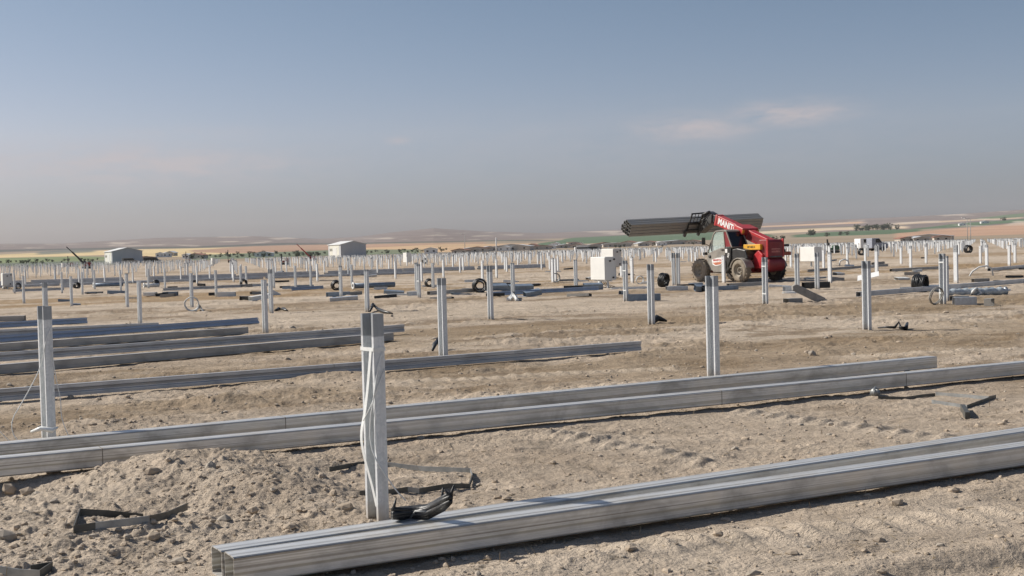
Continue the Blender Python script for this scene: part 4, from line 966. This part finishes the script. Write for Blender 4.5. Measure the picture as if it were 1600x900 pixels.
boxscrap(795,456,.9,.35,.26,M_BLUEB,'blue grey pile of folded channel left of the banded post',.25,0,.2); boxscrap(760,455,.8,.4,.26,M_BLUEB,'dark blue hump of channel pieces right of the big black coil',.25,0,.2)
boxscrap(760,465,.6,.16,.1,M_RUB,'dark sheet behind the post right of the big coil',.2); boxscrap(726,441,1.0,.15,.12,M_GALV,'short dark mouthed tube left of the big black coil',.1)
boxscrap(722,455,1.2,.14,.13,M_DULL,'grey tube end touching the big black coil',.15)
boxscrap(882,452,.7,.25,.16,M_RUB,'black crumpled scrap left of the post beside the cabinet',.2); boxscrap(912,453,.7,.3,.26,M_BLUEB,'teal blue scrap under the left side of the big cabinet',.2,0,.2)
boxscrap(868,440,1.1,.2,.12,M_CONC,'brown strip right of the thin grey ring',.1)
boxscrap(1393,424,.4,.2,.12,M_RUB,'dark end piece left of the dull far tube',.1); boxscrap(1520,440,.6,.2,.14,M_CONC,'white and black scrap behind the wrapped pipe',.2)
boxscrap(1255,452,.9,.25,.2,M_RUB,'black scrap between the two blue grey posts',.2); boxscrap(1225,455,.5,.2,.18,M_GALV,'blue grey box left of the two blue grey posts',.2)
boxscrap(1225,458,.5,.3,.05,M_WHITE,'white flat scrap left of the two blue grey posts',.2); boxscrap(955,453,1.6,.1,.07,M_WHITE,'long white strip lying right under the cabinet',UANG)
boxscrap(1547,455,.6,.07,.06,M_WHITE,'thin white tube piece right of the wrapped pipe',.05); boxscrap(605,462,.8,.15,.1,M_CABW,'thin white tube scrap on the dirt left of the slim banded post',.05)
boxscrap(420,461,.4,.2,.28,M_WHITE,'small upright white scrap beside the post pair',.7,.5); boxscrap(242,441,.9,.4,.14,M_CABW,'bright flat white scrap in the left middle field',.1)
boxscrap(660,448,.7,.3,.08,M_CABW,'thin white sheet left of the small black coil',.2)
# propped concrete-grey slab near the counterweight
p = G(1238,472); e = MB().prism([(0,0),(.8,-.42),(.86,-.28),(.82,-.2),(.1,.17),(0,.12)], -.14, .14, 'y').build('grey_slab', [M_CONC], None, .02, (p.x,p.y,p.z+.32), UANG*0-.15); tag(e,'propped grey slab tipping to the right, beside the post in front of the telehandler','scrap',SG)
boxscrap(1228,474,.4,.3,.14,M_CONC,'grey lump under the upper end of the propped slab',.3)
# white sheet held up behind the lone right post
p = G(1340,455); e = MB().prism([(0,0),(.66,-.04),(.70,.2),(.06,.26)], -.006, .006, 'y').build('white_sheet', [M_WHITE], None, 0, (p.x,p.y,p.z+.32), Euler((-1.0,-.25,-.2))); 
tag(e,'bright white sheet leaning beside the lone right post','sheet',SG)
MB().bar((.3,.02,-.34),(.3,.02,.1),.03).build('prop', [M_CONC], e)
# small cut-offs and wrappings strewn between the middle rows
sm = [(boxscrap, M_BLUEB,'bluish'),(boxscrap,M_RUB,'black'),(boxscrap,M_GALV,'silver'),(boxscrap,M_CONC,'grey brown'),(boxscrap,M_CABW,'white')]
r9 = random.Random(21)
for k in range(70):
    d_ = 1/r9.uniform(1/120, 1/41); x_ = r9.uniform(0,1600); yb = 390 + F*CAMH/d_ - .025*(x_-800)
    if 1080 < x_ < 1235 and d_ > 45: continue
    q_ = r9.choice(sm); boxscrap(x_, yb, r9.uniform(.2,.8)*(1+d_/200), r9.uniform(.08,.25), r9.uniform(.05,.16), q_[1], 'small %s cut-off among the litter between the middle rows' % q_[2], r9.uniform(-.6,.9), r9.uniform(-.1,.1), r9.uniform(-.2,.2), 'cut_off')
# pipe wrapped in clear film
p = G(1476,463); e = empty('wrapped_pipe', (p.x,p.y,p.z), .12, label='thick pipe wrapped in crumpled clear film at the right', cat='pipe', group=SG); e.scale = (.66,.8,.8)
m = MB(); n_ = 26
pts = [(k*.105, .02*math.sin(k), .14+.01*math.sin(k*1.7)) for k in range(n_)]
m.tube(pts, [.13+.025*math.sin(k*2.3)*random.uniform(.3,1.2) for k in range(n_)], 12).build('film', [M_FILM], e)
m = MB().tube([(1.0,-.12,.05),(1.15,-.2,.2),(1.3,-.14,.28),(1.45,-.2,.1),(1.25,-.22,.04)], [.03,.06,.04,.05,.02], 7); m.build('film_wad', [M_COILW], e)
MB().tube([(2.55,0,.14),(2.66,0,.15)], [.11,.15], 12).build('pipe_end', [M_GALV], e)
# bent white cable arcs at the right
p = G(1538,431); tag(MB().tube([(-.6,0,.02),(-.45,.1,.2),(-.2,0,.38),(.1,0,.42),(.3,0,.3),(.34,-.05,.02)], .035, 8).build('bent_conduit', [M_COILW], None, 0, p), 'bent white conduit arching out of the soil at a right post foot', 'conduit', SG)
p = G(1319,415); tag(MB().tube([(-.3,0,.02),(-.26,0,.3),(0,0,.42),(.26,0,.3),(.3,0,.02)], .05, 8).build('bent_conduit', [M_COILW], None, 0, p), 'small white conduit arch beside a far right post', 'conduit', SG)
def cable(pts, r, mt, label, cat='cable', nm='cable_scrap', extra=None):
    P0 = G(*pts[0][:2]); m = MB(); l = []
    for q_ in pts: g = G(q_[0],q_[1]); l.append((g.x-P0.x, g.y-P0.y, g.z-P0.z+q_[2]))
    m.tube(l, r, 7)
    if extra: extra(m, l)
    return tag(m.build(nm, [mt], None, 0, P0), label, cat)
cable([(1372,514,.02),(1385,515,.05),(1398,515,.03),(1405,514,.12),(1407,515,.03),(1415,516,.03),(1418,513,.1)], [.012,.02,.025,.02,.03,.04,.02], M_RUB, 'thin black cable with clips lying right of the lone right post')
cable([(1020,504,.02),(1027,503,.1),(1033,503,.07),(1042,503,.02)], [.05,.07,.05,.02], M_RUB, 'black bunched cable scrap at the foot of the post left of the telehandler')
cable([(578,489,.05),(583,485,.14),(592,487,.05),(600,489,.04),(613,490,.02)], [.03,.05,.05,.05,.02], M_RUB, 'black cable scrap seen just right of the nearest post head')
cable([(676,550,.02),(680,547,.12),(685,545,.18),(689,547,.05)], [.02,.04,.05,.03], M_RUB, 'grey cable tuft at the left foot of the post behind the lone channel')
cable([(430,486,.02),(436,485,.05),(443,485,.05),(449,486,.02)], [.03,.05,.05,.02], M_RUB, 'small dark rag on the dirt right of the blue beam end')
cable([(1365,619,.03),(1368,617,.05),(1370,619,.03)], .04, M_FLATG, 'small grey cap lying left of the bent bars at the right', 'cap', 'scrap_piece')
cable([(306,487,.02),(312,484,.08),(318,487,.02)], [.03,.05,.02], M_COILW, 'pale plastic scrap right of the cable ring')
cable([(795,470,.05),(802,466,.1),(808,470,.04)], [.08,.12,.06], M_WHITE, 'small white heap at a post foot in the centre', 'heap', 'white_heap')
# ------------------------------------------------------------------ bent flat bars on the near ground
def flatbar(pts, label, h=.032, w=.006, mt=M_FLAT, segs=None):
    P0 = G(*pts[0][:2]); l = []
    for q_ in pts:
        g = G(q_[0],q_[1]); l.append(Vector((g.x-P0.x, g.y-P0.y, g.z-P0.z+(q_[2] if len(q_)>2 else .0))))
    m = MB(); n = len(l); vs = []
    for i_ in range(n):
        d = (l[min(i_+1,n-1)]-l[max(i_-1,0)]); d.z = 0; d.normalize(); nn = Vector((-d.y,d.x,0))*w/2
        vs += [l[i_]-nn, l[i_]+nn, l[i_]+nn+Vector((0,0,h)), l[i_]-nn+Vector((0,0,h))]
    for i_ in range(n-1):
        for j in range(4): m_i = 0 if segs is None else segs[i_]; m.add([vs[i_*4+j],vs[i_*4+(j+1)%4],vs[(i_+1)*4+(j+1)%4],vs[(i_+1)*4+j]],[(0,1,2,3)],m_i)
    m.add(vs[:4],[(3,2,1,0)]); m.add(vs[-4:],[(0,1,2,3)])
    return tag(m.build('bent_flat_bar', [mt, M_FLATG], None, 0, P0), label, 'metal strip', 'bent metal strips on the near dirt')
flatbar([(515,742),(545,736),(572,732),(605,731),(660,735),(735,741),(738,748),(733,759),(700,763),(655,768),(637,769),(610,772),(562,775)], 'bent flat bar forming an open loop right behind the nearest post', .034, .006, M_FLAT, [0,0,0,1,1,1,0,0,0,1,0,0])
flatbar([(224,812),(170,818),(126,824),(116,846),(150,844),(234,834),(262,822),(293,803,.02)], 'bent flat bar forming a U on the left rubble', .042, .006, M_FLAT, [0,0,0,0,1,0,0])
flatbar([(48,895),(82,890),(62,904),(30,901),(-10,897)], 'bent flat bar at the bottom left corner', .045, .006, M_FLAT, [0,0,1,1])
flatbar([(1372,622),(1415,622),(1440,620),(1461,619)], 'straight dark flat bar at the left end of the right scrap bars', .03)
flatbar([(1462,618),(1500,621),(1545,626),(1556,623),(1530,632),(1511,638),(1456,630)], 'bent grey flat bar forming a wedge on the dirt at the right', .034, .006, M_FLAT, [1,1,0,0,0,1])
flatbar([(1504,640),(1508,648),(1512,653)], 'short dark stub of bar hanging below the bent wedge at the right', .06, .04)
flatbar([(610,776),(600,776)], 'short rusty strip by the nearest post', .02) if False else None
# ------------------------------------------------------------------ dark plastic bundle lying on the near tube
p0 = P(612,806,.17); m = MB()
ends = [P(612,808,.19), P(640,806,.175), P(668,801,.20), P(690,790,.25), P(703,783,.30)]
base = [q_ - ends[0] for q_ in ends]
for k in range(7):
    a = k*2*math.pi/7; off = Vector((0,math.cos(a)*.022,math.sin(a)*.022))
    m.tube([b_+off*(1+.4*math.sin(i_*1.3+k)) for i_,b_ in enumerate(base)], [.013,.016,.018,.02,.012], 7)
bundle = m.build('plastic_bundle', [M_RUB], None, 0, ends[0]+Vector((0,.06,0)))
tag(bundle, 'curved bundle of black plastic lying on the near tube against the nearest post', 'plastic bundle')
for (i0, dz, dx) in ((0,.085,.02),(3,.08,.005),(4,.07,.02),(4,.05,-.03)):
    MB().tube([base[i0], base[i0]+Vector((dx*.4,0,dz*.5)), base[i0]+Vector((dx,0,dz))], [.014,.009,.004], 6).build('plastic_tail', [M_RUB], bundle)
MB().tube([base[1]+Vector((0,-.03,-.02)),base[1]+Vector((.03,-.045,.02)),base[2]+Vector((0,-.035,.0))], .006, 6).build('tie', [M_FLATG], bundle)
# ------------------------------------------------------------------ bands and loose straps on the posts
def band_on(po, z, label, h=.018, tilt=0.0):
    m = MB(); t = .002; a,b_,c_,d_ = -.0375-t,.0375+t,-.0775-t,.0775+t
    m.box((a,c_,0),(b_,c_+t,h)).box((a,d_-t,0),(b_,d_,h)).box((a,c_+t,0),(a+t,d_-t,h)).box((b_-t,c_+t,0),(b_,d_-t,h))
    o = m.build('strap_band', [M_STRAP], None, 0, (po.location.x,po.location.y,z), po.rotation_euler.copy()); return tag(o, label, 'strap', 'white straps on posts')
band_on(post1, .985, 'white plastic band round the nearest post near its head', .022)
for o in list(COL.objects):
    lb = o.get('label','')
    if lb.startswith('steel post with a white band among'): band_on(o, .98, 'white band high on the post beside the scrap boxes', .03); band_on(o,.25,'white band low on the post beside the scrap boxes',.03)
    if lb.startswith('slim steel post with a blue block'): band_on(o, .86, 'white band high on the slim post right of the big cabinet', .03); band_on(o,.30,'white band low on the slim post right of the big cabinet',.03)
    if lb.startswith('steel post in front of the telehandler'): band_on(o, .95, 'white band high on the post before the counterweight', .03); band_on(o,.25,'white band low on the post before the counterweight',.03)
    if lb.startswith('slim steel post with a white band, left'): band_on(o, .55, 'white band on the slim post left of the black coil', .03)
    if lb.startswith('steel post with a thin white band'): band_on(o, .85, 'thin white band on the post behind the blue block', .02)
def strap(po, pts, label, w=.010, nm='loose_strap', flatw=None):
    M_ = po.matrix_basis; l = [Vector(q_) for q_ in pts]; m = MB()
    # smooth the path
    for _ in range(2):
        k2 = [l[0]]
        for a,b_ in zip(l,l[1:]): k2 += [a*.75+b_*.25, a*.25+b_*.75]
        l = k2 + [l[-1]]
    m.tube(l, w/2, 5) if flatw is None else None
    if flatw:
        vs = []
        for q_ in l: vs += [q_+Vector((0,-flatw/2,0)), q_+Vector((0,flatw/2,0)), q_+Vector((.002,flatw/2,0)), q_+Vector((.002,-flatw/2,0))]
        for i_ in range(len(l)-1):
            for j in range(4): m.add([vs[i_*4+j],vs[i_*4+(j+1)%4],vs[(i_+1)*4+(j+1)%4],vs[(i_+1)*4+j]],[(0,1,2,3)])
    o = m.build(nm, [M_STRAP], None, 0, po.location, po.rotation_euler.copy()); return tag(o, label, 'strap', 'white straps on posts')
strap(post1, [(-.04,-.045,.99),(-.042,-.03,.90),(-.045,.0,.75),(-.05,.03,.62),(-.07,.05,.50),(-.058,.045,.38),(-.035,.0,.22),(-.02,-.03,.08)], 'wide white strap bowing out of the open side of the nearest post', .01, flatw=.028)
strap(post1, [(.01,-.082,.97),(-.02,-.086,.88),(-.045,-.08,.72),(-.055,-.04,.58),(-.055,-.04,.45),(-.045,-.082,.36),(.0,-.10,.28),(.05,-.14,.18),(.10,-.16,.12)], 'thin white cord hanging down across the nearest post, its end in the air', .008)
strap(post1, [(.03,-.081,.88),(-.02,-.085,.78),(-.05,-.06,.68),(-.065,.02,.58)], 'short white cord looping on the upper part of the nearest post', .006)
strap(post2, [(.02,-.082,1.0),(-.03,-.09,.9),(-.05,-.05,.7),(-.18,-.02,.45),(-.33,.0,.22),(-.22,-.05,.02)], 'thin white cord hanging left from the left edge post', .008)
strap(post2, [(-.62,-.1,.36),(-.5,-.08,.3),(-.36,-.1,.12),(-.26,-.1,.01)], 'thin white cord arching over the dirt left of the left edge post', .007)
strap(post2, [(.02,-.083,.82),(.05,-.085,.55),(.08,-.09,.4),(.07,-.1,.25),(.13,-.16,.05),(.17,-.18,.0)], 'thin white cord hanging right of the left edge post', .007)
p = P(75,681,.03); tag(MB().tube([(-.09,-.02,0),(0,-.05,.03),(.09,-.04,.01),(.12,0,.03)], [.012,.02,.022,.008], 6).build('strap_wad', [M_STRAP], None, 0, (post2.location.x, post2.location.y-.12, .16)), 'small white wad of strap at the foot of the left edge post', 'strap')
# ------------------------------------------------------------------ rocks, clods and straw
def rock_mb(m, c, s_, mi, r_):
    t = (1+5**.5)/2
    vs = [(-1,t,0),(1,t,0),(-1,-t,0),(1,-t,0),(0,-1,t),(0,1,t),(0,-1,-t),(0,1,-t),(t,0,-1),(t,0,1),(-t,0,-1),(-t,0,1)]
    fs = [(0,11,5),(0,5,1),(0,1,7),(0,7,10),(0,10,11),(1,5,9),(5,11,4),(11,10,2),(10,7,6),(7,1,8),(3,9,4),(3,4,2),(3,2,6),(3,6,8),(3,8,9),(4,9,5),(2,4,11),(6,2,10),(8,6,7),(9,8,1)]
    sx, sy, sz = r_.uniform(.7,1.4), r_.uniform(.7,1.3), r_.uniform(.45,.9); E = Euler((r_.uniform(0,6),r_.uniform(0,6),r_.uniform(0,6))).to_matrix()
    pts = []
    for v in vs:
        q_ = E @ (Vector(v)/1.9*r_.uniform(.72,1.15)); pts.append((c[0]+q_.x*s_*sx, c[1]+q_.y*s_*sy, c[2]+q_.z*s_*sz))
    m.add(pts, fs, mi)
rr2 = random.Random(5); cl = MB(); pos = []
def scatter(n, cx, cy, sx, sy, smin, smax):
    for _ in range(n):
        x = rr2.gauss(cx,sx); y = rr2.gauss(cy,sy)
        if 5.2 < y < 40 : pos.append((x,y,smin*(smax/smin)**(rr2.random()**3.2)))
for (px,py,sx,sy,n,a,b_) in [(q_[0],q_[1],q_[2],q_[3],int(q_[4]*.38),q_[5]*.6,q_[6]*.62) for q_ in ((250,800,1.0,.7,1500,.008,.05),(60,860,.9,.5,1300,.008,.045),(200,880,1.0,.35,1200,.008,.05),(420,790,.7,.5,700,.007,.04),(30,755,.35,.25,160,.02,.07),(340,770,.5,.35,500,.008,.04),(150,665,.6,.3,400,.01,.06),(470,840,.4,.25,250,.008,.03),(420,620,2.0,.8,700,.01,.06),(700,590,3,1.0,500,.01,.06),(1200,560,2.5,1.2,500,.012,.07))]:
    g = P(px,py); scatter(n, g.x, g.y, sx, sy, a, b_)
for _ in range(1500):
    y = 1/rr2.uniform(1/34,1/5.6); a = rr2.uniform(-.44,.44)
    pos.append((a*y, y, .006*(1+y/9)*(1+2.2*rr2.random()**6)))
xs = np.array([q_[0] for q_ in pos]); ys = np.array([q_[1] for q_ in pos]); zs = gh(xs, ys)
for (x,y,s_),z in zip(pos, zs): rock_mb(cl, (x,y,z+s_*.12), s_, 0 if rr2.random()<.75 else 1, rr2)
tag(cl.build('loose_stones', [M_ROCK, M_ROCKG]), 'loose clods and pebbles strewn over the dirt', 'stones', kind='stuff')
BR = [(350,822,.07,'grey rock casting a shadow low on the right of the rubble'),(452,828,.065,'pale flat rock just above the left tube ends'),(240,765,.07,'pale upright rock on the front of the dirt heap'),(235,712,.05,'small stone on the very top of the dirt heap'),(540,803,.06,'pale pointed rock left of the nearest post foot'),(305,870,.055,'dark shadowed rock in the rubble left of the tube ends'),(280,880,.05,'grey rock at the bottom left of the tube ends'),(105,895,.06,'pale rock at the bottom of the picture right of the corner bar'),(240,848,.06,'flat pale rock below the right end of the U shaped bar'),(330,762,.07,'dark clod in the hollow on the right flank of the heap'),(345,720,.06,'light clod on the ridge right of the heap top'),(395,808,.055,'grey rock among the clods right of the heap'),(8,850,.09,'dark clod at the left picture edge'),(14,757,.09,'round stone in the shade under the full-width tube'),(42,762,.08,'pale stone in the shade under the full-width tube'),(1270,556,.10,'pointed brown clod right of the post in front of the telehandler')]
for k,(px,py,s_,lb) in enumerate(BR):
    p = G(px,py); m = MB(); r3 = random.Random(k+50); s_ *= .72; rock_mb(m, (0,0,s_*.2), s_, 0, r3)
    o = m.build('rock', [M_ROCK if k%3 else M_ROCKG], None, 0, p); sb = o.modifiers.new('s','SUBSURF'); sb.levels = sb.render_levels = 1; sb.subdivision_type = 'SIMPLE'
    b_ = o.modifiers.new('b','BEVEL'); b_.width = s_*.06; tag(o, lb, 'rock', 'rocks on the near rubble')
sw = MB(); r4 = random.Random(11); px_ = []
for _ in range(1700):
    y = 1/r4.uniform(1/30,1/5.6); px_.append((r4.uniform(-.44,.44)*y, y))
zz = gh(np.array([q_[0] for q_ in px_]), np.array([q_[1] for q_ in px_]))
for (x,y),z in zip(px_,zz):
    a = r4.uniform(0,6.28); ln = r4.uniform(.02,.09); up_ = r4.choice((.05,.1,.2,1.2)) ; d = Vector((math.cos(a),math.sin(a),up_)).normalized()*ln; w_ = r4.uniform(.0006,.0014)*(1+y/12); n_ = Vector((-math.sin(a),math.cos(a),0))*w_
    b0 = Vector((x,y,z+.004)); mid = b0+d*.55+Vector((0,0,ln*.08)); sw.add([b0-n_,b0+n_,mid+n_*.8,mid-n_*.8,b0+d],[(0,1,2,3),(3,2,4)], 0)
    sw.add([b0-Vector((0,0,w_)),b0+Vector((0,0,w_)),mid+Vector((0,0,w_)),mid-Vector((0,0,w_))],[(0,1,2,3)],0)
tag(sw.build('dry_straw', [M_STRAW]), 'dry straw and twigs strewn over the dirt', 'straw', kind='stuff')
# dust thrown up by the far rear wheel
dm = bpy.data.materials.new('dust'); dm.use_nodes = True; dn = dm.node_tree; dn.nodes.clear()
dv = dn.nodes.new('ShaderNodeVolumePrincipled'); do_ = dn.nodes.new('ShaderNodeOutputMaterial'); dn.links.new(dv.outputs[0], do_.inputs['Volume'])
dv.inputs['Color'].default_value = (.80,.70,.58,1)
gc = dn.nodes.new('ShaderNodeTexCoord').outputs['Object']; ln_ = dn.nodes.new('ShaderNodeVectorMath'); ln_.operation = 'LENGTH'; dn.links.new(gc, ln_.inputs[0])
fall = dn.nodes.new('ShaderNodeMapRange'); dn.links.new(ln_.outputs['Value'], fall.inputs[0]); fall.inputs[1].default_value = 1; fall.inputs[2].default_value = .2; 
dn.links.new(mathn(dn,'MULTIPLY',mathn(dn,'POWER',fall.outputs[0],1.5),mathn(dn,'MULTIPLY',noise(dn,gc,2.2,3),3.2)), dv.inputs['Density'])
m = MB(); m.lathe([(.0001,-1)]+[(math.sin(a),-math.cos(a)) for a in [k*math.pi/10 for k in range(1,10)]]+[(.0001,1)], 20, 'z')
dq = TL + Vector((.87,.49,0))*1.2 - HD*.6
o = m.build('dust_cloud', [dm], None, 0, (dq.x,dq.y,.45)); o.scale = (1.7,1.2,.75); tag(o, 'brown dust thrown up around the telehandler rear wheels', 'dust', kind='stuff')
